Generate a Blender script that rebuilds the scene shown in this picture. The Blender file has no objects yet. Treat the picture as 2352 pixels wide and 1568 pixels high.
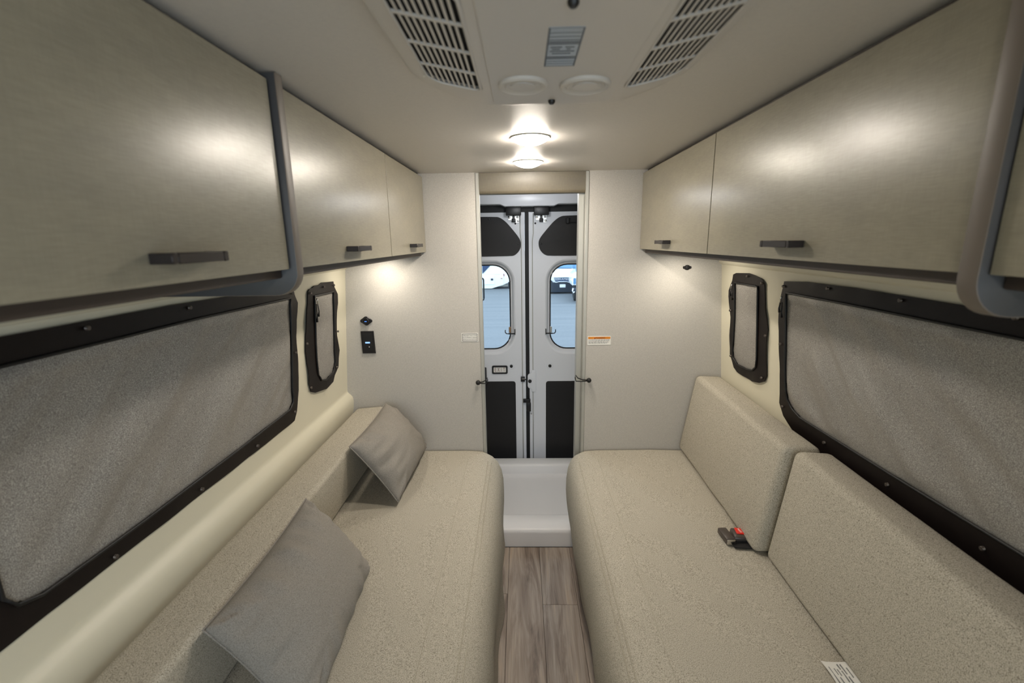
import bpy, bmesh, math, random
from mathutils import Vector, Matrix, noise as mnoise
random.seed(7)
SC = bpy.context.scene
COL = SC.collection

# ------------------------------------------------------------------ camera
cam = bpy.data.cameras.new('camera')
cam.sensor_width = 36.0
cam.lens = 1035.0 / 2352.0 * 36.0
cam.clip_start = 0.02
cam.clip_end = 200
cam.dof.use_dof = True
cam.dof.focus_distance = 2.1
cam.dof.aperture_fstop = 4.0
camo = bpy.data.objects.new('camera', cam)
COL.objects.link(camo)
def _cam_matrix():
    f, px, py = 1035.0, 1176.0, 784.0
    a, b = 1197.0 - px, py - 551.0              # the van's long axis in the view
    ex = 70.0
    Y = Vector((a, b, f)).normalized()
    Z = -Vector((ex, -(f * f + a * ex) / b, f)).normalized()
    X = Y.cross(Z)
    if X.x < 0:
        X = -X
    right = Vector((X.x, Y.x, Z.x)); up = Vector((X.y, Y.y, Z.y)); fwd = Vector((X.z, Y.z, Z.z))
    m = Matrix.Identity(4)
    for i in range(3):
        m[i][0] = right[i]; m[i][1] = up[i]; m[i][2] = -fwd[i]
    m[0][3], m[1][3], m[2][3] = 0.0, 0.0, 1.56
    return m
camo.matrix_world = _cam_matrix()
SC.camera = camo

# ------------------------------------------------------------------ world, lamps, exposure
SC.view_settings.view_transform = 'Standard'
SC.view_settings.look = 'None'
SC.view_settings.exposure = 0.0
SC.view_settings.gamma = 1.0
SC.view_settings.use_curve_mapping = False
world = bpy.data.worlds.new('overcast_sky')
SC.world = world
world.use_nodes = True
bg = world.node_tree.nodes['Background']
bg.inputs['Color'].default_value = (0.68, 0.84, 1.0, 1)
bg.inputs['Strength'].default_value = 3.8

def lamp(name, kind, loc, power, color, size=0.1, sizey=None, rot=(0, 0, 0), portal=False):
    l = bpy.data.lights.new(name, kind)
    l.energy = power
    l.color = color
    if kind == 'AREA':
        l.shape = 'RECTANGLE' if sizey else 'DISK'
        l.size = size
        if sizey:
            l.size_y = sizey
        if portal:
            l.cycles.is_portal = True
    else:
        l.shadow_soft_size = size
    o = bpy.data.objects.new(name, l)
    o.location = loc
    o.rotation_euler = rot
    COL.objects.link(o)
    return o
WARM = (1.0, 0.91, 0.79)
DOME_EMIT = 165.0
# daylight openings: windscreen behind the camera, two glazed rear doors
lamp('windscreen_portal', 'AREA', (0.05, -2.38, 1.34), 1, (1, 1, 1), 1.6, 0.9, (math.radians(90), 0, 0), True)
lamp('side_door_portal', 'AREA', (0.985, -1.35, 0.90), 1, (1, 1, 1), 1.7, 1.2, (0, math.radians(90), 0), True)  # portal of the unseen side opening added for more cool daylight
lamp('rear_door_portal', 'AREA', (-0.36, 2.97, 1.13), 1, (1, 1, 1), 0.57, 0.57, (math.radians(-90), 0, 0), True)
lamp('rear_door_portal', 'AREA', (0.46, 2.97, 1.13), 1, (1, 1, 1), 0.57, 0.57, (math.radians(-90), 0, 0), True)
# further ceiling lamps of the same row, behind the camera
lamp('ceiling_lamp', 'POINT', (0.03, -0.45, 1.80), 5.5, WARM, 0.05)
lamp('ceiling_lamp', 'POINT', (0.03, -1.35, 1.80), 5.5, WARM, 0.05)
lamp('bath_fill_lamp', 'POINT', (0.05, 2.42, 1.79), 2.4, (0.97, 0.98, 1.0), 0.04)  # unseen fill lamp added to brighten the rear doors and pan
# puck lamps under the overhead cabinets, close to the rear partition
lamp('puck_lamp', 'AREA', (-0.616, 1.935, 1.490), 1.15, (1.0, 0.91, 0.77), 0.06)
lamp('puck_lamp', 'AREA', (0.690, 1.885, 1.490), 1.25, (1.0, 0.91, 0.77), 0.06)

# ------------------------------------------------------------------ materials
class NT:
    def __init__(s, name):
        s.m = bpy.data.materials.new(name); s.m.use_nodes = True
        s.t = s.m.node_tree; s.n = s.t.nodes; s.l = s.t.links
        s.b = s.n['Principled BSDF']
        s.out = s.n['Material Output']
    def add(s, typ, **kw):
        x = s.n.new(typ)
        for k, v in kw.items():
            setattr(x, k, v)
        return x
    def link(s, a, b):
        s.l.new(a, b)
    def coord(s, scale=(1, 1, 1), kind='Object', offset=None):
        tc = s.add('ShaderNodeTexCoord'); mp = s.add('ShaderNodeMapping')
        mp.inputs['Scale'].default_value = scale
        s.link(tc.outputs[kind], mp.inputs['Vector'])
        return mp.outputs['Vector']
    def noise(s, vec, scale, detail=2.0, rough=0.5):
        x = s.add('ShaderNodeTexNoise')
        x.inputs['Scale'].default_value = scale; x.inputs['Detail'].default_value = detail
        x.inputs['Roughness'].default_value = rough
        s.link(vec, x.inputs['Vector'])
        return x.outputs['Fac']
    def ramp(s, fac, stops):
        x = s.add('ShaderNodeValToRGB'); cr = x.color_ramp
        while len(cr.elements) < len(stops):
            cr.elements.new(0.5)
        for e, (p, c) in zip(cr.elements, stops):
            e.position = p; e.color = (*c, 1)
        s.link(fac, x.inputs['Fac'])
        return x.outputs['Color']
    def mix(s, fac, a, b, mode='MIX'):
        x = s.add('ShaderNodeMix', data_type='RGBA', blend_type=mode)
        for key, v in (('Factor', fac), ('A', a), ('B', b)):
            i = [q for q in x.inputs if q.name == key and (q.type == 'RGBA' if key != 'Factor' else q.type == 'VALUE')][0]
            if hasattr(v, 'is_linked'):
                s.link(v, i)
            else:
                i.default_value = v if key == 'Factor' else (*v, 1)
        return [q for q in x.outputs if q.type == 'RGBA'][0]
    def bump(s, h, strength=0.3, dist=0.002):
        x = s.add('ShaderNodeBump')
        x.inputs['Strength'].default_value = strength; x.inputs['Distance'].default_value = dist
        s.link(h, x.inputs['Height']); s.link(x.outputs['Normal'], s.b.inputs['Normal'])
    def base(s, c):
        if hasattr(c, 'is_linked'):
            s.link(c, s.b.inputs['Base Color'])
        else:
            s.b.inputs['Base Color'].default_value = (*c, 1)
    def set(s, **kw):
        for k, v in kw.items():
            s.b.inputs[k].default_value = v
        return s.m

def S(r, g, b):            # 8-bit sRGB to linear
    f = lambda v: (v / 255 / 12.92) if v / 255 <= 0.04045 else ((v / 255 + 0.055) / 1.055) ** 2.4
    return (f(r), f(g), f(b))

def plain(name, col, rough=0.5, metal=0.0, grain=0.0, gscale=400, spec=0.5):
    t = NT(name)
    if grain:
        v = t.coord()
        n = t.noise(v, gscale, 2)
        lo = tuple(c * (1 - grain) for c in col); hi = tuple(min(1, c * (1 + grain)) for c in col)
        t.base(t.ramp(n, [(0.3, lo), (0.7, hi)]))
    else:
        t.base(col)
    t.set(**{'Roughness': rough, 'Metallic': metal, 'Specular IOR Level': spec})
    return t.m

def tweed(name, dark, mid, light, scale=330, bump=0.35, blot=0.05):
    t = NT(name)
    v = t.coord((1, 1, 1))
    n1 = t.noise(v, scale, 2.5, 0.6)
    c = t.ramp(n1, [(0.34, dark), (0.47, mid), (0.70, light)])
    n2 = t.noise(v, 7, 2)
    c = t.mix(0.5, c, t.ramp(n2, [(0.3, (1 - blot,) * 3), (0.7, (1.0,) * 3)]), 'MULTIPLY')
    t.base(c)
    t.bump(n1, bump, 0.002)
    t.set(**{'Roughness': 0.95, 'Specular IOR Level': 0.15})
    return t.m

def linen(name, col, rough=0.27, along='Y'):
    t = NT(name)
    a = (1, 40, 480) if along == 'Y' else (480, 1, 40)
    b = (1, 480, 40) if along == 'Y' else (40, 1, 480)
    n1 = t.noise(t.coord(a), 1.0, 2); n2 = t.noise(t.coord(b), 1.0, 2)
    n3 = t.noise(t.coord((3, 2.0, 6)), 2.2, 4, 0.6)
    n4 = t.noise(t.coord((4, 14, 38)), 1.0, 3, 0.6)
    c = t.ramp(n1, [(0.25, tuple(q * 0.90 for q in col)), (0.75, tuple(q * 1.08 for q in col))])
    c = t.mix(0.6, c, t.ramp(n2, [(0.25, (0.84,) * 3), (0.75, (1.0,) * 3)]), 'MULTIPLY')
    c = t.mix(0.8, c, t.ramp(n3, [(0.3, (0.82, 0.82, 0.83)), (0.7, (1.0, 1.0, 0.98))]), 'MULTIPLY')
    c = t.mix(0.7, c, t.ramp(n4, [(0.3, (0.88, 0.88, 0.89)), (0.65, (1.0, 1.0, 0.99))]), 'MULTIPLY')
    t.base(c)
    t.set(**{'Roughness': rough, 'Specular IOR Level': 0.5})
    return t.m

def speckle(name, col, amt=0.10, rough=0.5, spec=0.4):
    t = NT(name)
    v = t.coord()
    n = t.noise(v, 520, 2, 0.7)
    n2 = t.noise(v, 160, 2, 0.7)
    c = t.ramp(n, [(0.3, tuple(q * (1 - amt) for q in col)), (0.7, tuple(min(1, q * (1 + amt)) for q in col))])
    c = t.mix(0.6, c, t.ramp(n2, [(0.3, (0.93, 0.93, 0.94)), (0.6, (1, 1, 1))]), 'MULTIPLY')
    t.base(c); t.bump(n, 0.08, 0.0008)
    t.set(**{'Roughness': rough, 'Specular IOR Level': spec})
    return t.m

def wood(name):
    t = NT(name)
    oi = t.add('ShaderNodeObjectInfo')
    tc = t.add('ShaderNodeTexCoord'); mp = t.add('ShaderNodeMapping')
    mp.inputs['Scale'].default_value = (16, 1.6, 4)
    va = t.add('ShaderNodeVectorMath', operation='ADD')
    cb = t.add('ShaderNodeCombineXYZ')
    mu = t.add('ShaderNodeMath', operation='MULTIPLY'); mu.inputs[1].default_value = 37.0
    t.link(oi.outputs['Random'], mu.inputs[0]); t.link(mu.outputs[0], cb.inputs[0]); t.link(mu.outputs[0], cb.inputs[1])
    t.link(tc.outputs['Object'], va.inputs[0]); t.link(cb.outputs[0], va.inputs[1])
    t.link(va.outputs[0], mp.inputs['Vector'])
    n0 = t.add('ShaderNodeTexNoise'); n0.inputs['Scale'].default_value = 1.0; n0.inputs['Detail'].default_value = 5
    n0.inputs['Distortion'].default_value = 1.6; n0.inputs['Roughness'].default_value = 0.6
    t.link(mp.outputs[0], n0.inputs['Vector'])
    mp2 = t.add('ShaderNodeMapping'); mp2.inputs['Scale'].default_value = (170, 5, 20)
    t.link(va.outputs[0], mp2.inputs['Vector'])
    n1 = t.add('ShaderNodeTexNoise'); n1.inputs['Scale'].default_value = 1.0; n1.inputs['Detail'].default_value = 3
    t.link(mp2.outputs[0], n1.inputs['Vector'])
    c = t.ramp(n0.outputs['Fac'], [(0.28, S(108, 94, 84)), (0.42, S(146, 131, 119)), (0.55, S(170, 157, 145)), (0.72, S(188, 168, 148))])
    c = t.mix(0.7, c, t.ramp(n1.outputs['Fac'], [(0.3, (0.72, 0.70, 0.69)), (0.6, (1, 1, 1))]), 'MULTIPLY')
    c = t.mix(0.35, c, t.ramp(oi.outputs['Random'], [(0.0, (0.76, 0.78, 0.80)), (1.0, (1.0, 0.96, 0.90))]), 'MULTIPLY')
    t.base(c); t.bump(n1.outputs['Fac'], 0.12, 0.0008)
    t.set(**{'Roughness': 0.45})
    return t.m

def glass(name):
    t = NT(name)
    tr = t.add('ShaderNodeBsdfTransparent'); tr.inputs['Color'].default_value = (0.93, 0.96, 0.97, 1)
    gl = t.add('ShaderNodeBsdfGlossy'); gl.inputs['Roughness'].default_value = 0.02
    fr = t.add('ShaderNodeFresnel'); fr.inputs['IOR'].default_value = 1.35
    mx = t.add('ShaderNodeMixShader')
    t.link(fr.outputs[0], mx.inputs[0]); t.link(tr.outputs[0], mx.inputs[1]); t.link(gl.outputs[0], mx.inputs[2])
    t.link(mx.outputs[0], t.out.inputs['Surface'])
    return t.m

def emit(name, col, strength):
    t = NT(name)
    t.base(col)
    t.b.inputs['Emission Color'].default_value = (*col, 1)
    t.b.inputs['Emission Strength'].default_value = strength
    return t.m

def shadecloth(name):
    t = NT(name)
    v = t.coord((1, 1, 1))
    n = t.noise(v, 560, 2, 0.6)
    big = t.noise(t.coord((1, 5, 2.5)), 1.6, 3)
    c = t.ramp(n, [(0.30, S(118, 114, 109)), (0.5, S(158, 154, 148)), (0.72, S(206, 202, 195))])
    c = t.mix(0.5, c, t.ramp(big, [(0.3, (0.82, 0.82, 0.84)), (0.7, (1, 1, 1))]), 'MULTIPLY')
    t.base(c); t.bump(n, 0.35, 0.0015)
    t.set(**{'Roughness': 0.42, 'Metallic': 0.35, 'Specular IOR Level': 0.4})
    return t.m

def asphalt(name):
    t = NT(name)
    v = t.coord()
    n = t.noise(v, 14, 8, 0.85)
    n2 = t.noise(t.coord((0.12, 2.6, 1)), 1.0, 4)
    c = t.ramp(n, [(0.3, (0.115, 0.125, 0.135)), (0.7, (0.175, 0.185, 0.195))])
    c = t.mix(0.6, c, t.ramp(n2, [(0.35, (0.70, 0.72, 0.76)), (0.65, (1, 1, 1))]), 'MULTIPLY')
    t.base(c)
    t.set(**{'Roughness': 0.9})
    return t.m

M = dict(
    ceiling=speckle('ceiling_vinyl', S(214, 209, 202), 0.02, 0.46, 0.22),
    wallcream=plain('cream_plastic', S(214, 208, 187), 0.42),
    partition=speckle('speckled_partition', S(188, 184, 177), 0.15, 0.5),
    linen=linen('linen_laminate', S(152, 146, 129), 0.29),
    linenv=linen('linen_laminate_upright', S(116, 108, 92), 0.4, 'X'),
    edge=plain('taupe_edge', S(106, 97, 88), 0.45),
    panelshade=plain('shaded_panel_face', S(70, 70, 72), 0.4),  # end panel faces, their dim shade put into the colour
    rail=plain('dark_rail', S(62, 52, 46), 0.5),
    gap=plain('black_gap', S(26, 24, 24), 0.7),
    handle=plain('dark_bronze', S(48, 43, 42), 0.34, 0.4),
    tweed=tweed('beige_tweed', S(112, 105, 92), S(178, 171, 156), S(208, 202, 188), 540),
    pillow=tweed('grey_pillow_cloth', S(116, 111, 106), S(142, 137, 130), S(166, 160, 152), 700, 0.3, 0.06),
    seam=plain('seam_thread', S(170, 163, 147), 0.9, 0, 0.15),
    shade=shadecloth('grey_shade_cloth'),
    vinyl=plain('black_vinyl', S(24, 18, 17), 0.45, 0, 0.1, 60, 0.2),
    zipper=plain('black_zipper', S(16, 15, 16), 0.5),
    steel=plain('bright_steel', S(200, 198, 194), 0.25, 1.0),
    snap=plain('snap_metal', S(92, 84, 78), 0.35, 0.6),
    alu=plain('brushed_aluminium', S(176, 175, 168), 0.42, 0.3, 0.0),
    white=plain('white_paint', S(228, 230, 236), 0.3),
    pan=plain('white_pan_plastic', S(234, 232, 233), 0.35),
    ac=plain('ac_plastic', S(206, 200, 193), 0.42),
    acdark=plain('grille_dark', S(16, 14, 16), 0.8),
    black=plain('black_plastic', S(22, 20, 21), 0.4),
    blackmatte=plain('black_board', S(24, 21, 21), 0.55, 0, 0.08),
    rubber=plain('black_rubber', S(14, 14, 15), 0.6),
    wood=wood('grey_brown_plank'),
    subfloor=plain('subfloor', S(60, 54, 50), 0.8),
    glass=glass('window_glass'),
    dome=emit('lit_dome', (1.0, 0.91, 0.79), DOME_EMIT),
    domerim=plain('dome_rim', S(228, 224, 214), 0.4),
    blue=emit('blue_lit_mark', (0.10, 0.30, 1.0), 1.2),
    paper=plain('label_paper', S(232, 230, 224), 0.5),
    ink=plain('label_ink', S(120, 120, 118), 0.6),
    darkink=plain('dark_ink', S(58, 52, 52), 0.6),
    inkred=plain('red_ink', S(120, 60, 62), 0.6),
    orange=plain('orange_print', S(216, 134, 30), 0.5),
    brownink=plain('brown_ink', S(120, 40, 10), 0.5),
    red=plain('red_button', S(226, 40, 22), 0.35),
    buckle=plain('buckle_plastic', S(74, 66, 62), 0.35),
    webbing=plain('black_webbing', S(20, 18, 19), 0.8, 0, 0.2, 600),
    foil=plain('label_foil', S(176, 182, 186), 0.3, 0.4),
    foilink=plain('label_foil_ink', S(92, 98, 106), 0.5),
    asphalt=asphalt('asphalt'),
    carwhite=plain('white_car_paint', S(236, 238, 240), 0.2),
    carcream=plain('cream_trailer_skin', S(232, 236, 224), 0.35),
    carblue=plain('dark_blue_stripe', S(36, 58, 92), 0.4),
    cardark=plain('dark_bumper', S(34, 42, 54), 0.5),
    carglass=plain('dark_car_glass', S(90, 130, 165), 0.08),
    tyre=plain('tyre_rubber', S(28, 30, 34), 0.85),
    tail=plain('red_marker', S(150, 40, 52), 0.3),
)

# ------------------------------------------------------------------ mesh helpers
ORG = {}
def tag(o, label=None, cat=None, group=None, kind=None):
    if label: o['label'] = label
    if cat: o['category'] = cat
    if group: o['group'] = group
    if kind: o['kind'] = kind
    return o

def thing(name, label, cat, loc, group=None):
    o = bpy.data.objects.new(name, None)
    o.empty_display_size = 0.05
    o.location = loc
    COL.objects.link(o)
    ORG[o.name] = Vector(loc)
    return tag(o, label, cat, group)

def obj(name, bm, mat, parent=None, smooth=False, loc=None):
    """link the bmesh (built in world coordinates) as one object"""
    me = bpy.data.meshes.new(name)
    if parent is not None:
        org = ORG[parent.name]
    elif loc is not None:
        org = Vector(loc)
    else:
        org = Vector((0, 0, 0))
    bmesh.ops.recalc_face_normals(bm, faces=bm.faces[:])
    bm.to_mesh(me); bm.free()
    for q in me.vertices:
        q.co -= org
    for q in (mat if isinstance(mat, (list, tuple)) else [mat]):
        me.materials.append(q)
    o = bpy.data.objects.new(name, me)
    COL.objects.link(o)
    if parent is not None:
        o.parent = parent
    else:
        o.location = org
    ORG[o.name] = org
    if smooth:
        for p in me.polygons:
            p.use_smooth = True
        if smooth != 'all':
            try:
                me.set_sharp_from_angle(angle=math.radians(40))
            except Exception:
                pass
    return o

def place(name, mesh, parent, wpos, rot=(0, 0, 0)):
    o = bpy.data.objects.new(name, mesh)
    COL.objects.link(o)
    o.parent = parent
    o.location = Vector(wpos) - ORG[parent.name]
    o.rotation_euler = rot
    return o

def struct(name, bm, mat, label, smooth=False, loc=(0, 0, 0)):
    o = obj(name, bm, mat, None, smooth, loc)
    tag(o, label, None, None, 'structure')
    return o

def B():
    return bmesh.new()

def merge(bm, tmp, mi=0):
    me = bpy.data.meshes.new('tmp')
    for f in tmp.faces:
        f.material_index = mi
    tmp.to_mesh(me); tmp.free()
    bm.from_mesh(me)
    bpy.data.meshes.remove(me)

def box(bm, x, y, z, bev=0.0, seg=2, mi=0):
    t = bmesh.new()
    bmesh.ops.create_cube(t, size=1)
    for v in t.verts:
        v.co = Vector((x[0] + (v.co.x + .5) * (x[1] - x[0]), y[0] + (v.co.y + .5) * (y[1] - y[0]), z[0] + (v.co.z + .5) * (z[1] - z[0])))
    if bev:
        bmesh.ops.bevel(t, geom=t.edges[:], offset=bev, segments=seg, affect='EDGES', profile=0.5)
    merge(bm, t, mi)
    return bm

def to3(axis, u, v, w):
    return {'x': Vector((w, u, v)), 'y': Vector((u, w, v)), 'z': Vector((u, v, w))}[axis]

def prism(bm, pts, axis, a, b, bev=0.0, seg=2, holes=(), mi=0):
    """extrude a 2-D outline (with holes) along an axis: axis x -> (y,z), y -> (x,z), z -> (x,y)"""
    t = bmesh.new()
    if holes:
        es = []
        for loop in [pts] + list(holes):
            vs = [t.verts.new(to3(axis, u, v, a)) for u, v in loop]
            for i in range(len(vs)):
                es.append(t.edges.new((vs[i - 1], vs[i])))
        bmesh.ops.triangle_fill(t, use_beauty=True, use_dissolve=False, edges=es)
        fs = t.faces[:]
    else:
        fs = [t.faces.new([t.verts.new(to3(axis, u, v, a)) for u, v in pts])]
    r = bmesh.ops.extrude_face_region(t, geom=fs)
    d = to3(axis, 0, 0, b - a)
    for e in r['geom']:
        if isinstance(e, bmesh.types.BMVert):
            e.co += d
    if bev:
        es = [e for e in t.edges if len(e.link_faces) == 2 and e.calc_face_angle(0) > 0.6 and not abs((e.verts[0].co - e.verts[1].co).normalized().dot(to3(axis, 0, 0, 1))) > 0.9]
        bmesh.ops.bevel(t, geom=es, offset=bev, segments=seg, affect='EDGES', profile=0.5)
    bmesh.ops.recalc_face_normals(t, faces=t.faces[:])
    merge(bm, t, mi)
    return bm

def tube(bm, pts, r, n=8, closed=False, mi=0):
    pts = [Vector(p) for p in pts]
    t = bmesh.new(); rings = []
    N = len(pts)
    for i, p in enumerate(pts):
        if closed:
            d = pts[(i + 1) % N] - pts[i - 1]
        else:
            d = pts[min(i + 1, N - 1)] - pts[max(i - 1, 0)]
        d.normalize()
        up = Vector((0, 0, 1)) if abs(d.z) < 0.9 else Vector((1, 0, 0))
        a = d.cross(up).normalized(); b = d.cross(a)
        rr = r[i] if isinstance(r, (list, tuple)) else r
        rings.append([t.verts.new(p + a * math.cos(k * 2 * math.pi / n) * rr + b * math.sin(k * 2 * math.pi / n) * rr) for k in range(n)])
    for i in range(N if closed else N - 1):
        A, C = rings[i], rings[(i + 1) % N]
        for k in range(n):
            t.faces.new((A[k], A[(k + 1) % n], C[(k + 1) % n], C[k]))
    if not closed:
        t.faces.new(rings[0]); t.faces.new(rings[-1][::-1])
    merge(bm, t, mi)
    return bm

def lathe(bm, prof, c, axis=(0, 0, 1), n=32, mi=0):
    """prof: list of (radius, height along axis)"""
    ax = Vector(axis).normalized()
    u = ax.orthogonal().normalized(); w = ax.cross(u)
    c = Vector(c); t = bmesh.new(); rings = []
    for r, h in prof:
        if r < 1e-6:
            rings.append([t.verts.new(c + ax * h)])
        else:
            rings.append([t.verts.new(c + ax * h + (u * math.cos(k * 2 * math.pi / n) + w * math.sin(k * 2 * math.pi / n)) * r) for k in range(n)])
    for A, C in zip(rings, rings[1:]):
        for k in range(n):
            q = [A[k % len(A)], A[(k + 1) % n % len(A)], C[(k + 1) % n % len(C)], C[k % len(C)]]
            q = list(dict.fromkeys(q))
            if len(q) > 2:
                t.faces.new(q)
    for R in (rings[0], rings[-1]):
        if len(R) > 2:
            t.faces.new(R)
    merge(bm, t, mi)
    return bm

def rrect(x0, x1, z0, z1, r, n=6):
    rs = r if isinstance(r, (list, tuple)) else (r,) * 4
    out = []
    for (cx, cz, a, rr) in ((x1 - rs[0], z1 - rs[0], 0, rs[0]), (x0 + rs[1], z1 - rs[1], 90, rs[1]), (x0 + rs[2], z0 + rs[2], 180, rs[2]), (x1 - rs[3], z0 + rs[3], 270, rs[3])):
        for k in range(n + 1):
            t = math.radians(a + 90 * k / n)
            out.append((cx + rr * math.cos(t), cz + rr * math.sin(t)))
    return out

def dens(poly, step):
    out = []
    for i in range(len(poly)):
        a = Vector(poly[i]); b = Vector(poly[(i + 1) % len(poly)])
        k = max(1, int((b - a).length / step))
        for j in range(k):
            out.append(tuple(a.lerp(b, j / k)))
    return out

def smoothpoly(poly, it=1):
    for _ in range(it):
        out = []
        for i in range(len(poly)):
            a = Vector(poly[i]); b = Vector(poly[(i + 1) % len(poly)])
            out += [tuple(a.lerp(b, .25)), tuple(a.lerp(b, .75))]
        poly = out
    return poly

def text(bm, s, size, origin, xdir, ydir, depth=0.0004, align='CENTER', mi=0, sx=1.0, space=1.0):
    c = bpy.data.curves.new('txt', 'FONT')
    c.body = s; c.size = size; c.align_x = align; c.align_y = 'CENTER'; c.extrude = depth; c.resolution_u = 2
    c.space_character = space
    o = bpy.data.objects.new('txt', c); COL.objects.link(o)
    dg = bpy.context.evaluated_depsgraph_get()
    me = bpy.data.meshes.new_from_object(o.evaluated_get(dg))
    bpy.data.objects.remove(o); bpy.data.curves.remove(c)
    X = Vector(xdir).normalized(); Y = Vector(ydir).normalized(); Z = X.cross(Y)
    org = Vector(origin)
    for v in me.vertices:
        v.co = org + X * v.co.x * sx + Y * v.co.y + Z * v.co.z
    t = bmesh.new(); t.from_mesh(me); bpy.data.meshes.remove(me)
    merge(bm, t, mi)

# ------------------------------------------------------------------ the shell
D = 2.057                          # the rear partition
HC = 1.847                         # ceiling
kL = lambda z: -0.802 + 0.078 * (z - 1.44)
kR = lambda z: 0.893 - 0.080 * (z - 1.456)

bm = box(B(), (-0.90, 1.02), (-2.40, 2.96), (-0.08, -0.008))
floor = struct('floor', bm, M['subfloor'], 'grey-brown wood plank floor in the aisle between the two bench seats')
edges = [-0.845] + [-0.076 + 0.154 * k for k in range(-4, 7)] + [0.93]
for i, (x0, x1) in enumerate(zip(edges, edges[1:])):
    cut = {4: 1.738, 5: 1.16, 6: 1.677}.get(i, 0.9 + (i * 0.37) % 1.1)
    ys = [2.055, cut, cut - 1.2, cut - 2.4, -2.39]
    for y1, y0 in zip(ys, ys[1:]):
        y0 = max(y0, -2.39)
        if y1 - y0 < 0.05:
            continue
        b = box(B(), (x0 + 0.0006, x1 - 0.0006), (y0 + 0.0006, y1 - 0.0006), (-0.008, 0.0), 0.0008, 1)
        me = bpy.data.meshes.new('plank'); c = Vector(((x0 + x1) / 2, (y0 + y1) / 2, 0))
        b.to_mesh(me); b.free()
        for v in me.vertices:
            v.co -= c
        me.materials.append(M['wood'])
        place('plank', me, floor, c)

def wall_profile(k, s):
    # (x, z) of the inner face, top to bottom: lip under the cabinets, flat, rolled ledge, plinth
    w = k
    zz = [(HC + 0.01, 0.012), (1.47, 0.012), (1.452, 0.012), (1.446, 0.008), (1.441, 0.001), (1.43, 0.0), (1.2, 0), (0.93, 0)]
    if s > 0:
        zz += [(0.866, 0.0), (0.858, 0.001), (0.851, 0.005), (0.846, 0.011), (0.840, 0.018), (0.832, 0.0245), (0.822, 0.0285), (0.808, 0.030), (0.78, 0.030)]
    zz += [(0.5, 0.0), (-0.008, 0.0)]
    p = [(w(z) + s * o, z) for z, o in zz]
    out = 0.93 if s < 0 else 0.90
    return p + [(-s * 1.02, -0.008), (-s * 1.02, HC + 0.01)]
pl = [(x, z) for x, z in wall_profile(kL, 1)]
struct('wall_left', prism(B(), pl, 'y', -2.40, 2.96), M['wallcream'], 'cream moulded left wall with a rolled ledge above the bolster', True)
pr = [(x, z) for x, z in wall_profile(kR, -1)]
b = prism(B(), pr, 'y', -0.75, 2.96)
prism(b, pr, 'y', -2.40, -1.96)          # gap between: open sliding door, out of view, added to let in daylight
struct('wall_right', b, M['wallcream'], 'cream moulded right wall behind the two back cushions', True)
struct('ceiling', box(B(), (-0.90, 1.0), (-2.40, 2.96), (HC, HC + 0.03)), M['ceiling'], 'pale satin ceiling with two lit dome lamps')
fr = [(-0.95, -0.05), (1.02, -0.05), (1.02, 1.87), (-0.95, 1.87)]
struct('wall_front', prism(B(), fr, 'y', -2.44, -2.40, holes=[rrect(-0.75, 0.85, 0.89, 1.79, 0.08)]), M['wallcream'], 'front end of the van with the windscreen opening')
struct('wall_back_left', box(B(), (-0.86, -0.190), (D, D + 0.025), (0.0, HC)), M['partition'], 'speckled beige partition left of the doorway')
struct('wall_back_right', box(B(), (0.290, 0.95), (D, D + 0.025), (0.0, HC)), M['partition'], 'speckled beige partition right of the doorway')
for n, x0, x1, lab in ((1, -0.197, -0.181, 'aluminium edge strip on the left partition'), (2, 0.282, 0.297, 'aluminium edge strip on the right partition')):
    b = box(B(), (x0, x1), (D - 0.004, D + 0.031), (0.1, HC - 0.001), 0.002, 1)
    struct('trim_%d' % n, b, M['alu'], lab, True)
b = box(B(), (0.2575, 0.2845), (2.0890, 2.145), (0.101, 1.80), 0.001, 1)
b = box(b, (0.2775, 0.2795), (2.086, 2.0889), (0.12, 1.75))
struct('trim_3', b, M['alu'], 'grey jamb post of the sliding screen inside the doorway')
# rear header above the doors, with its two recesses
hp = [(-0.80, 1.846), (0.93, 1.846), (0.93, 1.768), (0.225, 1.768), (0.20, 1.757), (-0.095, 1.757), (-0.125, 1.770), (-0.80, 1.772)]
struct('trim_4', prism(B(), hp[::-1], 'y', 2.80, 2.895, 0.006, 2), M['white'], 'white header above the rear doors', True)
struct('trim_5', box(B(), (-0.80, 0.93), (2.895, 2.93), (1.728, 1.775)), M['rubber'], 'black rubber seal above the rear doors')

# doorway valance
b = B()
vp = [(2.060, HC - 0.001), (2.060, 1.772), (2.064, 1.762), (2.072, 1.757), (2.098, 1.757), (2.102, 1.762), (2.102, HC - 0.001)]
prism(b, vp, 'x', -0.1805, 0.2815)
o = obj('valance', b, M['linenv'], None, True, (0.05, 2.08, 1.757))
tag(o, 'taupe linen-look valance box across the top of the rear doorway', 'valance')

# shower pan
b = B()
pp = [(2.0585, 0.0), (2.0585, 0.078), (2.062, 0.092), (2.072, 0.100), (2.185, 0.100), (2.195, 0.097), (2.203, 0.088), (2.21, 0.06), (2.21, 0.0)]
prism(b, pp, 'x', -0.179, 0.2805)
pq = [(2.211, 0.0), (2.211, 0.055), (2.235, 0.049), (2.66, 0.044), (2.685, 0.047), (2.705, 0.058), (2.718, 0.10), (2.724, 0.112), (2.735, 0.118), (2.80, 0.120), (2.81, 0.116), (2.81, 0.0)]
prism(b, pq, 'x', -0.74, 0.84)
o = obj('shower_pan', b, M['pan'], None, True, (0.05, 2.4, 0.0))
tag(o, 'white moulded shower pan with a raised threshold in the rear doorway', 'shower pan')

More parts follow.
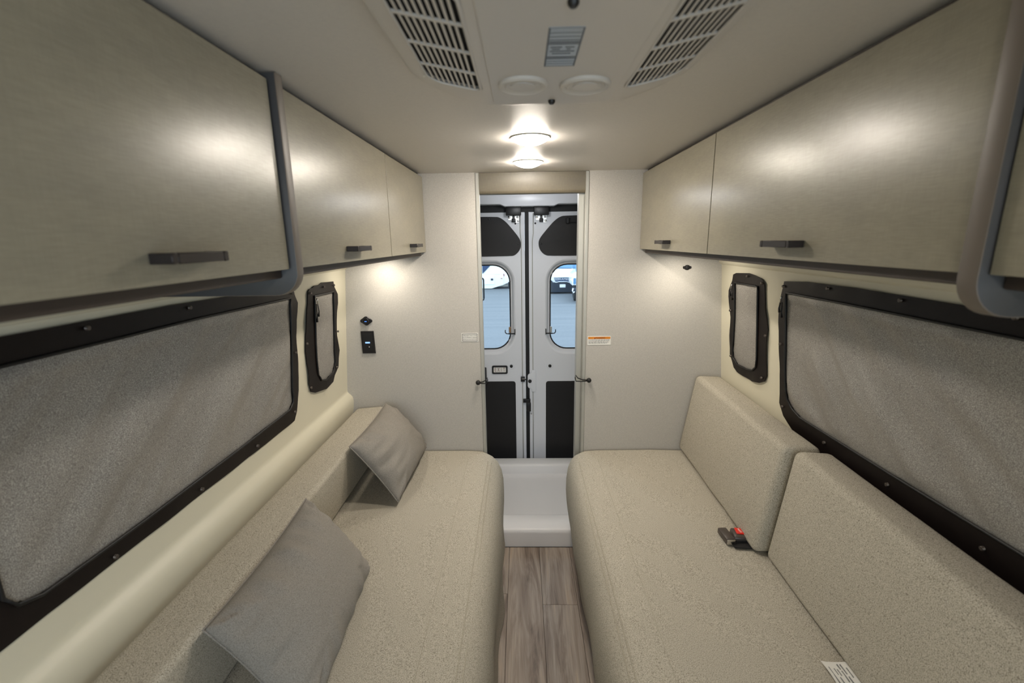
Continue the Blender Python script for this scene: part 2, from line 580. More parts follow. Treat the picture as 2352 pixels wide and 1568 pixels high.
# ------------------------------------------------------------------ rear doors
YD = 2.90
def rear_door(n, s, xc, label):
    """s=-1 left leaf, +1 right leaf; xc = inner edge"""
    X = lambda q: xc + s * q               # q: distance outwards from the meeting edge
    far = 0.80
    outer = [(X(0), 0.03), (X(0), 1.728), (X(far), 1.728), (X(far), 0.03)]
    wa, wb = (0.098, 0.66) if s < 0 else (0.137, 0.70)
    wz0, wz1 = 0.852, 1.405
    x0, x1 = sorted((X(wa), X(wb)))
    win = rrect(x0, x1, wz0, wz1, 0.11, 8)
    hole = rrect(x0 - 0.034, x1 + 0.034, wz0 - 0.034, wz1 + 0.034, 0.14, 8)
    b = prism(B(), outer, 'y', YD, YD + 0.012, holes=[hole])
    # moulded reveal from the face down to the glass
    prev = None
    loops = []
    for f, y in ((0, YD), (0.18, YD + 0.002), (0.40, YD + 0.010), (0.52, YD + 0.026), (0.72, YD + 0.034), (1.0, YD + 0.036)):
        loops.append([b.verts.new((h[0] + (w[0] - h[0]) * f, y, h[1] + (w[1] - h[1]) * f)) for h, w in zip(hole, win)])
    for A, C in zip(loops, loops[1:]):
        for k in range(len(A)):
            b.faces.new((A[k - 1], A[k], C[k], C[k - 1]))
    box(b, tuple(sorted((X(0.0), X(0.012)))), (YD + 0.012, YD + 0.05), (0.03, 1.728))
    door = struct('door_%d' % n, b, M['white'], label, True, (X(0.4), YD, 0.03))
    # glass and gasket
    obj('window_pane', prism(B(), win, 'y', YD + 0.038, YD + 0.042), M['glass'], door)
    obj('window_gasket', tube(B(), [(x, YD + 0.036, z) for x, z in dens(win, 0.05)], 0.0048, 6, True), M['rubber'], door, 'all')
    # upper dark panel (rounded triangle towards the middle)
    if s < 0:
        tri = [(-0.62, 1.704), (-0.158, 1.704), (-0.128, 1.697), (-0.094, 1.672), (-0.06, 1.634), (-0.019, 1.583), (-0.004, 1.556), (-0.001, 1.53), (-0.006, 1.505), (-0.02, 1.484), (-0.04, 1.467), (-0.062, 1.461), (-0.62, 1.461)]
        low = rrect(-0.63, -0.047, 0.042, 0.634, 0.016, 3)
    else:
        tri = [(0.74, 1.705), (0.275, 1.705), (0.24, 1.697), (0.205, 1.672), (0.17, 1.634), (0.129, 1.586), (0.112, 1.560), (0.108, 1.534), (0.114, 1.505), (0.129, 1.482), (0.15, 1.466), (0.177, 1.459), (0.74, 1.459)]
        low = rrect(0.157, 0.75, 0.042, 0.633, 0.016, 3)
    obj('upper_panel', prism(B(), smoothpoly(tri, 2), 'y', YD - 0.004, YD + 0.001, 0.0015, 1), M['blackmatte'], door)
    obj('lower_panel', prism(B(), low, 'y', YD - 0.004, YD + 0.001, 0.0015, 1), M['blackmatte'], door)
    for q in (((-0.075, 1.70), (-0.02, 1.535), (-0.20, 1.69)) if s < 0 else ((0.30, 1.685), (0.125, 1.535), (0.33, 0.61))):
        obj('panel_clip', lathe(B(), [(0.006, 0), (0.005, -0.002), (0, -0.003)], (q[0], YD - 0.004, q[1]), (0, 1, 0), 10), M['black'], door)
    # recessed seam lines either side of the meeting edge
    sx = X(0.022)
    obj('edge_bead', tube(B(), [(sx, YD + 0.001, 0.05), (sx, YD + 0.001, 0.40), (sx, YD + 0.001, 1.0), (sx, YD + 0.001, 1.55), (sx + s * 0.006, YD + 0.001, 1.60), (sx + s * 0.006, YD + 0.001, 1.72)], 0.0032, 6), M['alu'], door, 'all')
    # top latch: cover box, plate, latch tongue, screws
    lx = (-0.092, 0.001) if s < 0 else (0.080, 0.171)
    cx = sum(lx) / 2
    obj('latch_cover', box(B(), lx, (YD - 0.055, YD - 0.003), (1.707, 1.760), 0.004, 2), M['black'], door, True)
    obj('latch_plate', box(B(), (cx - 0.034, cx + 0.034), (YD - 0.004, YD), (1.680, 1.7069), 0.001, 1), M['steel'], door)
    obj('latch_plate', box(B(), (cx + 0.012, cx + 0.034), (YD - 0.0045, YD), (1.664, 1.6798), 0.001, 1), M['steel'], door)
    bb = box(B(), (cx - 0.012, cx + 0.012), (YD - 0.02, YD - 0.0046), (1.668, 1.690), 0.003, 2)
    box(bb, (cx - 0.007, cx + 0.007), (YD - 0.026, YD - 0.0046), (1.684, 1.7068), 0.002, 1)
    obj('latch', bb, M['black'], door, True)
    for dx, dz in ((-0.027, 1.696), (0.024, 1.698), (0.027, 1.675)):
        obj('screw', lathe(B(), [(0.0065, 0), (0.0065, -0.003), (0.003, -0.0045), (0, -0.0045)], (cx + dx, YD - 0.004, dz), (0, 1, 0), 12), M['steel'], door, True)
    hx = -0.035 if s < 0 else 0.077 + 0.012
    obj('plug', lathe(B(), [(0.006, 0.001), (0.006, -0.001), (0, -0.0015)], (hx, YD, 1.660), (0, 1, 0), 12), M['rubber'], door)
    px = -0.074 if s < 0 else 0.183
    obj('plug_ring', lathe(B(), [(0.024, 0.001), (0.021, -0.002), (0.013, -0.0015), (0.013, 0.001)], (px, YD, 0.739), (0, 1, 0), 24), M['white'], door, True)
    obj('plug', lathe(B(), [(0.0105, 0.001), (0.010, -0.004), (0.006, -0.006), (0, -0.0065)], (px, YD, 0.739), (0, 1, 0), 16), M['rubber'], door, True)
    # window catch
    wx = X(wa)
    b = box(B(), tuple(sorted((wx - s * 0.032, wx - s * 0.026))), (YD - 0.012, YD), (0.955, 0.992), 0.001, 1)
    box(b, tuple(sorted((wx - s * 0.03, wx + s * 0.015))), (YD - 0.012, YD - 0.004), (0.958, 0.966), 0.002, 1)
    tube(b, [(wx + s * 0.012, YD - 0.008, 0.962), (wx + s * 0.026, YD - 0.006, 0.962), (wx + s * 0.034, YD - 0.002, 0.970), (wx + s * 0.034, YD + 0.004, 0.985)], 0.0035, 6)
    obj('window_catch', b, M['black'], door, True)
    obj('catch_stop', box(B(), tuple(sorted((wx - s * 0.002, wx + s * 0.011))), (YD + 0.008, YD + 0.024), (0.964, 1.003), 0.002, 1), plain('catch_tan', S(150, 118, 84), 0.5) if s < 0 else M['alu'], door)
    return door
door1 = rear_door(1, -1, 0.022, 'left rear van door, white, with its window and EXIT plate')
door2 = rear_door(2, 1, 0.048, 'right rear van door, white, with the latch plate at its edge')
# seal between the leaves, lock gear
obj('door_seal', box(B(), (0.0225, 0.0475), (YD + 0.004, YD + 0.03), (0.03, 1.728)), M['rubber'], door1)
lp = [(0.034, 0.600), (0.034, 0.672), (0.040, 0.684), (0.060, 0.694), (0.062, 0.712), (0.086, 0.712), (0.091, 0.706), (0.091, 0.566), (0.086, 0.560), (0.062, 0.560), (0.060, 0.580), (0.040, 0.588)]
obj('latch_housing', prism(B(), lp[::-1], 'y', YD - 0.008, YD - 0.0005, 0.003, 2), M['white'], door2, True)
obj('plug', lathe(B(), [(0.0125, 0.001), (0.012, -0.004), (0.006, -0.006), (0, -0.0065)], (0.049, YD - 0.008, 0.636), (0, 1, 0), 18), M['rubber'], door2, True)
b = box(B(), (-0.012, 0.016), (YD - 0.014, YD - 0.0005), (0.633, 0.668), 0.003, 2)
box(b, (0.0, 0.030), (YD - 0.012, YD - 0.002), (0.645, 0.651), 0.001, 1)
obj('lock_catch', b, M['black'], door1, True)
obj('catch_bar', box(B(), (-0.005, 0.014), (YD - 0.0165, YD - 0.0142), (0.652, 0.657)), M['steel'], door1)
b = box(B(), (0.003, 0.052), (YD - 0.022, YD - 0.004), (0.487, 0.512), 0.003, 2)
box(b, (0.025, 0.055), (YD - 0.022, YD - 0.004), (0.424, 0.4868), 0.003, 2)
obj('lock_lever', b, M['black'], door2, True)
obj('screw', lathe(B(), [(0.005, 0), (0.005, -0.003), (0, -0.004)], (0.058, YD, 0.402), (0, 1, 0), 10), M['steel'], door2)
# coat hook on the right upper panel, near the doorway jamb
b = box(B(), (0.278, 0.298), (YD - 0.022, YD - 0.005), (1.655, 1.690), 0.003, 1)
tube(b, [(0.305, YD - 0.016, 1.662), (0.36, YD - 0.016, 1.662)], 0.003, 6)
obj('panel_hook', b, M['black'], door2, True)
# folded handle seen through the left pane, fixed outside
tube_pts = [(x, YD + 0.30, z) for x, z in rrect(-0.30, -0.269, 1.145, 1.300, 0.012, 3)]
obj('outer_bracket', tube(B(), tube_pts, 0.006, 6, True), M['rubber'], door1, 'all')
b = box(B(), (-0.266, -0.240), (YD - 0.02, YD - 0.001), (0.60, 0.735), 0.006, 2)
obj('pull_handle', b, M['black'], door1, True)

# EXIT plate on the left door
t = thing('exit_sign', 'white EXIT plate in a black rounded frame on the left rear door', 'sign', (-0.151, YD, 0.716))
fo = rrect(-0.204, -0.099, 0.687, 0.745, 0.010, 4); fi = rrect(-0.193, -0.110, 0.698, 0.733, 0.004, 3)
obj('frame', prism(B(), fo, 'y', YD - 0.007, YD - 0.0005, 0.0015, 1, holes=[fi]), M['black'], t, True)
obj('plate', box(B(), (-0.194, -0.109), (YD - 0.004, YD - 0.001), (0.697, 0.734)), M['paper'], t)
b = B(); text(b, 'EXIT', 0.036, (-0.1515, YD - 0.0045, 0.7155), (1, 0, 0), (0, 0, 1), sx=0.52, space=2.1)
obj('lettering', b, M['inkred'], t)

# ------------------------------------------------------------------ overhead cabinets
def pull(x, s, y0, y1, z0=1.5385, z1=1.5515, dep=0.029):
    """U-shaped square pull on a door face at x, standing off towards the aisle (s)"""
    b = B()
    xa, xb = sorted((x + s * 0.0003, x + s * dep)); fa, fb = sorted((x + s * (dep - 0.010), x + s * dep))
    box(b, (xa, xb), (y0, y0 + 0.010), (z0, z1), 0.0012, 1)
    box(b, (xa, xb), (y1 - 0.010, y1), (z0, z1), 0.0012, 1)
    box(b, (fa, fb), (y0 + 0.0101, y1 - 0.0101), (z0, z1), 0.0012, 1)
    return b
def cabinet(label, s, xf, wallx, ya, yb, doors, group=None, panel=None):
    """s: direction towards the aisle; doors: (y0,y1,handle y0,y1)"""
    t = thing('overhead_cabinet', label, 'cabinet', ((xf + wallx) / 2, (ya + yb) / 2, 1.496), 'overhead cabinets')
    inner = xf - s * 0.019
    b = box(B(), tuple(sorted((inner - s * 0.022, wallx))), (ya, yb), (1.497, 1.845))
    obj('carcass', b, M['gap'], t)
    r = box(B(), tuple(sorted((inner - s * 0.0005, inner - s * 0.0215))), (ya, yb - (0.02 if yb > 2 else 0)), (1.497, 1.516), 0.002, 1)
    obj('bottom_rail', r, M['rail'], t)
    top = box(B(), tuple(sorted((inner - s * 0.0005, inner - s * 0.0215))), (ya, yb), (1.826, 1.845))
    obj('top_rail', top, M['rail'], t)
    for y0, y1, h0, h1 in doors:
        d = box(B(), tuple(sorted((xf, xf - s * 0.018))), (y0 + 0.0014, y1 - 0.0014), (1.514, 1.832), 0.0004, 1)
        dr = obj('door', d, M['linen'], t)
        if h0 is not None:
            obj('handle', pull(xf, s, h0, h1), M['handle'], dr, True)
    if panel:
        p0, p1 = panel
        xp = xf + s * 0.010
        pts = [(xp, 1.846), (wallx, 1.846), (wallx, 1.464)]
        r = 0.045
        cxx, czz = xp - s * r, 1.464 + r
        for k in range(0, 9):
            a = math.radians(90 * k / 8)
            pts.append((cxx + s * r * math.sin(a), czz - r * math.cos(a)))
        if s > 0:
            pts = pts[::-1]
        q = prism(B(), pts, 'y', p0, p1, 0.0014, 2)
        for f in q.faces:
            f.normal_update()
            f.material_index = 1 if abs(f.normal.y) > 0.95 else 0  # flat sides take the colour darkened for shade
        obj('end_panel', q, [M['edge'], M['panelshade']], t, True)
    return t
XL, XR = -0.427, 0.526
cabinet('near left overhead cabinet with a rounded end panel below its door', 1, XL, -0.788, 0.02, 0.838,
        [(0.02, 0.300, None, None), (0.302, 0.832, 0.515, 0.617)], panel=(0.840, 0.864))
cabinet('far left overhead cabinet of one wide and one narrow door, beside the partition', 1, XL, -0.788, 0.866, 2.054,
        [(0.867, 1.505, 1.115, 1.221), (1.507, 2.053, 1.758, 1.862)])
cabinet('long right overhead cabinet of a narrow far door and a wide near door', -1, XR, 0.872, 0.552, 2.054,
        [(0.554, 1.311, 0.867, 0.972), (1.313, 2.053, 1.635, 1.735)])
cabinet('near right overhead cabinet cut off by the picture edge, behind a rounded end panel', -1, XR, 0.872, -0.20, 0.5235,
        [(-0.20, 0.5225, 0.10, 0.20)], panel=(0.524, 0.549))

# ------------------------------------------------------------------ ceiling air conditioner
t = thing('air_conditioner', 'flat white ceiling air conditioner with two slotted grilles', 'air conditioner', (0.045, 0.45, 1.845))
ZB = 1.790
def arc(cx, cy, r, a0, a1, n):
    return [(cx + r * math.cos(math.radians(a0 + (a1 - a0) * k / n)), cy + r * math.sin(math.radians(a0 + (a1 - a0) * k / n))) for k in range(n + 1)]
FL, FR = -0.0575, 0.1625                      # the wings slope up outside these lines
def wing(bm):
    for v in bm.verts:
        if v.co.z < 1.835:
            v.co.z += max(0.0, FL - v.co.x, v.co.x - FR) * 0.21
    return bm
ol = [(0.266, 0.05)] + arc(0.151, 0.745, 0.115, 0, 78, 12) + [(0.11, 0.860), (0.045, 0.864), (-0.015, 0.860)] + arc(-0.055, 0.745, 0.115, 102, 180, 12) + [(-0.170, 0.05)]
gl = rrect(-0.1425, -0.0605, 0.487, 0.782, (0.012, 0.030, 0.012, 0.022), 5)
gr_ = rrect(0.1645, 0.2485, 0.487, 0.782, (0.036, 0.012, 0.022, 0.012), 5)
b = prism(B(), ol, 'z', ZB, 1.846, 0.006, 3, holes=[dens(gl, 0.03), dens(gr_, 0.03)])
for x in (FL, FR):
    bmesh.ops.bisect_plane(b, geom=b.verts[:] + b.edges[:] + b.faces[:], plane_co=(x, 0, 0), plane_no=(1, 0, 0))
obj('shell', wing(b), M['ac'], t, True)
obj('centre_panel', prism(B(), rrect(-0.0445, 0.151, 0.06, 0.8425, 0.01, 3), 'z', ZB - 0.0022, ZB - 0.0002, 0.001, 1), M['ac'], t, True)
rows = [0.5610, 0.6375, 0.7105]
for sgn, poly, xa, xb in ((-1, gl, -0.1415, -0.0625), (1, gr_, 0.1665, 0.2475)):
    g = obj('grille', wing(prism(B(), poly, 'z', ZB + 0.006, ZB + 0.009)), M['acdark'], t)
    rim = [(x, y, ZB + 0.0005) for x, y in dens(poly, 0.03)]
    obj('rim', wing(tube(B(), rim, 0.0026, 6, True)), M['ac'], g, 'all')
    N = 10
    pit = (xb - xa) / N
    for k in range(1, N):
        x = xa + pit * k
        y1 = 0.780
        d = (x - xa) if sgn < 0 else (xb - x)
        rr_ = 0.030 if sgn < 0 else 0.036
        if d < rr_:
            y1 = 0.782 - rr_ + math.sqrt(max(0, rr_ ** 2 - (rr_ - d) ** 2))
        obj('slat', wing(box(B(), (x - 0.0016, x + 0.0016), (0.489, y1), (ZB + 0.0004, ZB + 0.0022))), M['ac'], g)
    for y in rows:
        obj('slat', wing(box(B(), (xa, xb), (y - 0.0026, y + 0.0026), (ZB - 0.0003, ZB + 0.0024))), M['ac'], g)
for cx, cy, r in ((0.005, 0.744, 0.037), (0.099, 0.750, 0.038)):
    prof = [(r, 0.001), (r, -0.004), (r - 0.003, -0.006), (r - 0.006, -0.004), (r - 0.009, -0.003), (r - 0.011, -0.0045), (r - 0.013, -0.003), (0.019, -0.003), (0.0185, -0.0048), (0, -0.0052)]
    obj('air_outlet', lathe(B(), prof, (cx, cy, ZB - 0.002), (0, 0, 1), 40), M['ac'], t, True)
lab = box(B(), (0.033, 0.0735), (0.560, 0.673), (ZB - 0.0028, ZB - 0.0022))
rl = obj('rating_label', lab, M['foil'], t)
b = B()
zl = (ZB - 0.0031, ZB - 0.0029)
box(b, (0.033, 0.0350), (0.560, 0.673), zl); box(b, (0.0715, 0.0735), (0.560, 0.673), zl)
for y, w in ((0.5605, .001), (0.573, .0007), (0.583, .0007), (0.592, .0012), (0.598, .003), (0.603, .002), (0.642, .003), (0.647, .002), (0.656, .0007), (0.664, .0007), (0.6725, .0007)):
    box(b, (0.0352, 0.0713), (y - w / 2, y + w / 2), zl)
for y, segs in ((0.612, ((0.038, 0.052), (0.056, 0.067))), (0.618, ((0.040, 0.050), (0.058, 0.063))), (0.624, ((0.038, 0.068),)), (0.631, ((0.041, 0.064),))):
    for a0, a1 in segs:
        box(b, (a0, a1), (y - 0.0012, y + 0.0012), zl)
obj('print', b, M['foilink'], rl)
for y in (0.828, 0.505):
    obj('knob', lathe(B(), [(0.0060, 0), (0.0058, -0.003), (0.0035, -0.006), (0, -0.0064)], (0.0535, y, ZB - 0.0022), (0, 0, 1), 16), M['black'], t, True)
for x, y in ((-0.147, 0.765), (-0.156, 0.53), (0.252, 0.758), (0.262, 0.52)):
    z = ZB + max(FL - x, x - FR) * 0.21
    obj('rim_clip', lathe(B(), [(0.003, 0), (0.002, -0.001), (0, -0.0014)], (x, y, z), (0, 0, 1), 10), M['domerim'], t)

# ------------------------------------------------------------------ dome lamps on the ceiling
for y, lab in ((1.392, 'lit round dome lamp on the ceiling, the one nearer the air conditioner'), (1.806, 'lit round dome lamp on the ceiling, the one nearer the doorway')):
    t = thing('dome_lamp', lab, 'lamp', (0.029, y, HC), 'ceiling dome lamps')
    obj('rim', lathe(B(), [(0.0564, 0), (0.0564, -0.0030), (0.0559, -0.0033), (0.0552, -0.0030), (0.0552, 0)], (0.029, y, HC - 0.0002), (0, 0, 1), 40), M['domerim'], t, True)
    pr_ = [(0.0955 * math.sin(a), -0.0034 - 0.0955 * math.cos(a) + 0.0772) for a in [math.radians(35.7 * (8 - k) / 8) for k in range(9)]]
    pr_[-1] = (0, pr_[-1][1])
    obj('diffuser', lathe(B(), pr_, (0.029, y, HC - 0.0002), (0, 0, 1), 40), M['dome'], t, 'all')

# ------------------------------------------------------------------ bench seats
def seat_profile(side):
    if side > 0:
        top = [(0.915, 0.552), (0.62, 0.556), (0.36, 0.555), (0.300, 0.552), (0.272, 0.545), (0.247, 0.531), (0.228, 0.508), (0.215, 0.47), (0.208, 0.42), (0.206, 0.36), (0.209, 0.30), (0.216, 0.25)]
        low = [(0.217, 0.249), (0.228, 0.19), (0.240, 0.13), (0.249, 0.07), (0.254, 0.012)]
        back = 0.915
    else:
        top = [(-0.822, 0.552), (-0.55, 0.556), (-0.28, 0.555), (-0.205, 0.552), (-0.176, 0.545), (-0.148, 0.530), (-0.122, 0.502), (-0.106, 0.465), (-0.098, 0.42), (-0.095, 0.36), (-0.095, 0.30), (-0.098, 0.25)]
        low = [(-0.099, 0.249), (-0.102, 0.19), (-0.104, 0.13), (-0.102, 0.07), (-0.098, 0.012)]
        back = -0.822
    return top, low, back
def loft(bm, rows, close_ends=True):
    vr = [[bm.verts.new(p) for p in r] for r in rows]
    for A, C in zip(vr, vr[1:]):
        for k in range(len(A)):
            bm.faces.new((A[k - 1], A[k], C[k], C[k - 1]))
    if close_ends:
        bm.faces.new(vr[0]); bm.faces.new(vr[-1][::-1])
    return bm
def bench(side, label):
    top, low, back = seat_profile(side)
    t = thing('bench_seat', label, 'bench', ((0.55 if side > 0 else -0.45), 0.9, 0.0), 'tweed bench seats')
    ys = [-0.60 + k * 0.03 for k in range(88)] + [2.03, 2.042, 2.049]
    def wav(y, z):
        a = math.sin(y * 9.5 + side) * 0.006 + math.sin(y * 21 + 1.3 * side) * 0.003
        return a * max(0.0, min(1.0, (0.5 - z) / 0.35))
    rows = []
    for i, y in enumerate(ys):
        sh = 0.0
        if i >= len(ys) - 3: sh = (0.004, 0.010, 0.020)[i - len(ys) + 3]
        r = []
        for x, z in top:
            puff = 0.003 * math.sin(y * 5.1 + x * 7) * (1 if z > 0.54 else 0)
            xx = x if abs(x - back) < 1e-6 else x + side * sh * (1 if z < 0.552 else 0)
            r.append((xx + wav(y, z), y, z + puff - sh * 0.5))
        r.append((back, y, 0.25))
        rows.append(r)
    b = loft(B(), rows)
    obj('cushion', b, M['tweed'], t, True)
    rows = []
    for i, y in enumerate(ys):
        r = [(x + wav(y, z) + math.sin(y * 15 + 2) * 0.004 * (0.25 - z) / 0.25, y, z) for x, z in low]
        r += [(back, y, 0.001), (back, y, 0.2485)]
        rows.append(r)
    obj('skirt', loft(B(), rows), M['tweed'], t, True)
    # twin seam along the front edge
    for dx, z in ((0.262, 0.5402), (0.249, 0.5325), (0.350, 0.5545)) if side > 0 else ((-0.166, 0.5402), (-0.151, 0.5320), (-0.260, 0.5545)):
        pts = [(dx + wav(y, z), y, z + 0.003 * math.sin(y * 5.1 + dx * 7)) for y in ys[:-5]]
        obj('seam', tube(B(), pts, 0.0020 if z < 0.55 else 0.0009, 6), M['seam'], t, 'all')
    return t
bench(-1, 'left bench seat in beige tweed with two grey pillows on it')
bench(1, 'right bench seat in beige tweed with the seat-belt buckles on it')

def slab_cushion(name, label, cat, prof, y0, y1, yaw=0.0, bev=0.026, group=None, seam=None):
    """padded block; prof: (x,z) x4 as bottom front, top front, top back, bottom back"""
    cx = sum(p[0] for p in prof) / 4
    c = Vector((cx, (y0 + y1) / 2, prof[0][1]))
    t = thing(name, label, cat, c, group)
    m = bmesh.new()
    vs = [[m.verts.new((x, y, z)) for x, z in prof] for y in (y0, y1)]
    m.faces.new(vs[0]); m.faces.new(vs[1][::-1])
    for k in range(4):
        m.faces.new((vs[0][k - 1], vs[0][k], vs[1][k], vs[1][k - 1]))
    bmesh.ops.recalc_face_normals(m, faces=m.faces[:])
    bmesh.ops.bevel(m, geom=m.edges[:], offset=bev, segments=4, affect='EDGES', profile=0.5)
    nl = int((y1 - y0) / 0.08)
    for k in range(1, nl):
        yy = y0 + (y1 - y0) * k / nl
        bmesh.ops.bisect_plane(m, geom=m.verts[:] + m.edges[:] + m.faces[:], plane_co=(0, yy, 0), plane_no=(0, 1, 0))
    R = Matrix.Rotation(yaw, 3, 'Z')
    for v in m.verts:
        w = mnoise.noise(v.co * 6) * 0.003
        v.co = v.co + Vector((w, 0, w * 0.5))
        v.co = c + R @ (v.co - c)
    obj('body', m, M['tweed'], t, True)
    if seam:
        f = prof[1]
        for dx, dz in seam:
            pts = []
            for k in range(40):
                y = y0 + 0.03 + (y1 - y0 - 0.06) * k / 39
                p = Vector((f[0] + dx, y, f[1] + dz)); w = mnoise.noise(p * 6) * 0.003
                pts.append(c + R @ (p + Vector((w, 0, w * .5)) - c))
            obj('seam', tube(B(), pts, 0.0018, 6), M['seam'], t, 'all')
    return t
slab_cushion('bolster', 'long low tweed bolster between the left bench seat and wall ledge', 'bolster',
             [(-0.700, 0.560), (-0.665, 0.790), (-0.809, 0.778), (-0.812, 0.560)], -0.50, 2.048, bev=0.020)
slab_cushion('back_cushion', 'far upright tweed back cushion on the right bench, against the partition', 'cushion',
             [(0.745, 0.560), (0.803, 0.932), (0.922, 0.925), (0.905, 0.560)], 1.282, 2.045, math.radians(-1.2), 0.022, 'right back cushions')
t = slab_cushion('back_cushion', 'near upright tweed back cushion on the right bench with a white tag', 'cushion',
             [(0.755, 0.560), (0.803, 0.932), (0.916, 0.925), (0.900, 0.560)], 0.42, 1.272, math.radians(-1.6), 0.022, 'right back cushions')
# care tag coming out under it
b = B()
rows = []
for i in range(9):
    y = 0.902 - 0.14 * i / 8
    zc = 0.5605 + 0.003 * math.sin(i * 0.9)
    rows.append([(0.708, y, zc + 0.004), (0.722, y, zc + 0.0012), (0.745, y, zc), (0.772, y, zc + 0.001), (0.772, y, zc + 0.0005), (0.745, y, zc - 0.0005), (0.722, y, zc + 0.0007), (0.708, y, zc + 0.0035)])
ct = obj('care_tag', loft(b, rows), M['paper'], t, True)
tag(ct, 'white printed care tag')
b = B()
for x, segs in ((0.7165, ((0.885, 0.80),)), (0.727, ((0.882, 0.866), (0.860, 0.80))), (0.733, ((0.880, 0.864),)), (0.741, ((0.893, 0.880), (0.876, 0.85))), (0.748, ((0.893, 0.868), (0.862, 0.84))), (0.757, ((0.884, 0.86),))):
    for a1, a0 in segs:
        z = 0.5622 + (0.0012 if x < 0.725 else 0)
        box(b, (x - 0.0010, x + 0.0010), (a0, a1), (z, z + 0.0024))
obj('print', b, M['ink'], ct)

# ------------------------------------------------------------------ pillows
def pillow(label, c4, thick, seed):
    """c4: top-far, top-near, bottom-near, bottom-far corners"""
    tf, tn, bn, bf = [Vector(p) for p in c4]
    nrm = (tn - tf).cross(bf - tf).normalized()
    if nrm.x < 0: nrm = -nrm
    cen = (tf + tn + bn + bf) / 4
    t = thing('pillow', label, 'pillow', (cen.x, cen.y, 0.565), 'grey throw pillows')
    N = 76
    def P(u, v, side):
        # pull the edge midpoints in, keep the corners pointed
        eu = 1 - 0.045 * (1 - (2 * v - 1) ** 2) ; ev = 1 - 0.06 * (1 - (2 * u - 1) ** 2)
        uu = 0.5 + (u - 0.5) * eu; vv = 0.5 + (v - 0.5) * ev
        p = tf.lerp(tn, uu).lerp(bf.lerp(bn, uu), vv)
        a, q = abs(2 * u - 1), abs(2 * v - 1)
        h = ((1 - a ** 2.0) * (1 - q ** 2.0)) ** 0.5
        edge = min(1 - a, 1 - q)
        wr = 0
        # puckers running in from the seams
        ang = (u * 13 if q > a else v * 9)
        wr += 0.034 * math.exp(-edge * 4) * min(1, edge * 6) * mnoise.noise(Vector((u * 11 if q > a else u * 2.5, v * 2.5 if q > a else v * 9, seed)))
        wr += 0.010 * h * mnoise.noise(Vector((u * 2.6, v * 2.6, seed + 5)))
        back = 1.0 if side > 0 else 0.3
        return p + nrm * side * (thick * 0.5 * h * back + (wr * back if edge > 0 else 0))
    b = B()
    g = {}
    for side in (1, -1):
        for i in range(N + 1):
            for j in range(N + 1):
                if side < 0 and (i in (0, N) or j in (0, N)):
                    g[(side, i, j)] = g[(1, i, j)]
                else:
                    g[(side, i, j)] = b.verts.new(P(i / N, j / N, side))
        for i in range(N):
            for j in range(N):
                b.faces.new((g[(side, i, j)], g[(side, i + 1, j)], g[(side, i + 1, j + 1)], g[(side, i, j + 1)]))
    obj('cover', b, M['pillow'], t, 'all')
    ring = [P(i / N, 0, 1) for i in range(N)] + [P(1, j / N, 1) for j in range(N)] + [P(1 - i / N, 1, 1) for i in range(N)] + [P(0, 1 - j / N, 1) for j in range(N)]
    obj('seam', tube(B(), ring[::2], 0.0022, 5, True), M['pillow'], t, 'all')
    return t
pillow('small grey pillow leaning on the bolster beside the partition', [(-0.655, 2.022, 0.812), (-0.655, 1.555, 0.812), (-0.488, 1.560, 0.575), (-0.474, 2.026, 0.578)], 0.19, 2.0)
pillow('grey pillow leaning on the bolster nearest the camera', [(-0.655, 1.205, 0.812), (-0.655, 0.752, 0.796), (-0.452, 0.715, 0.580), (-0.482, 1.205, 0.575)], 0.20, 11.0)

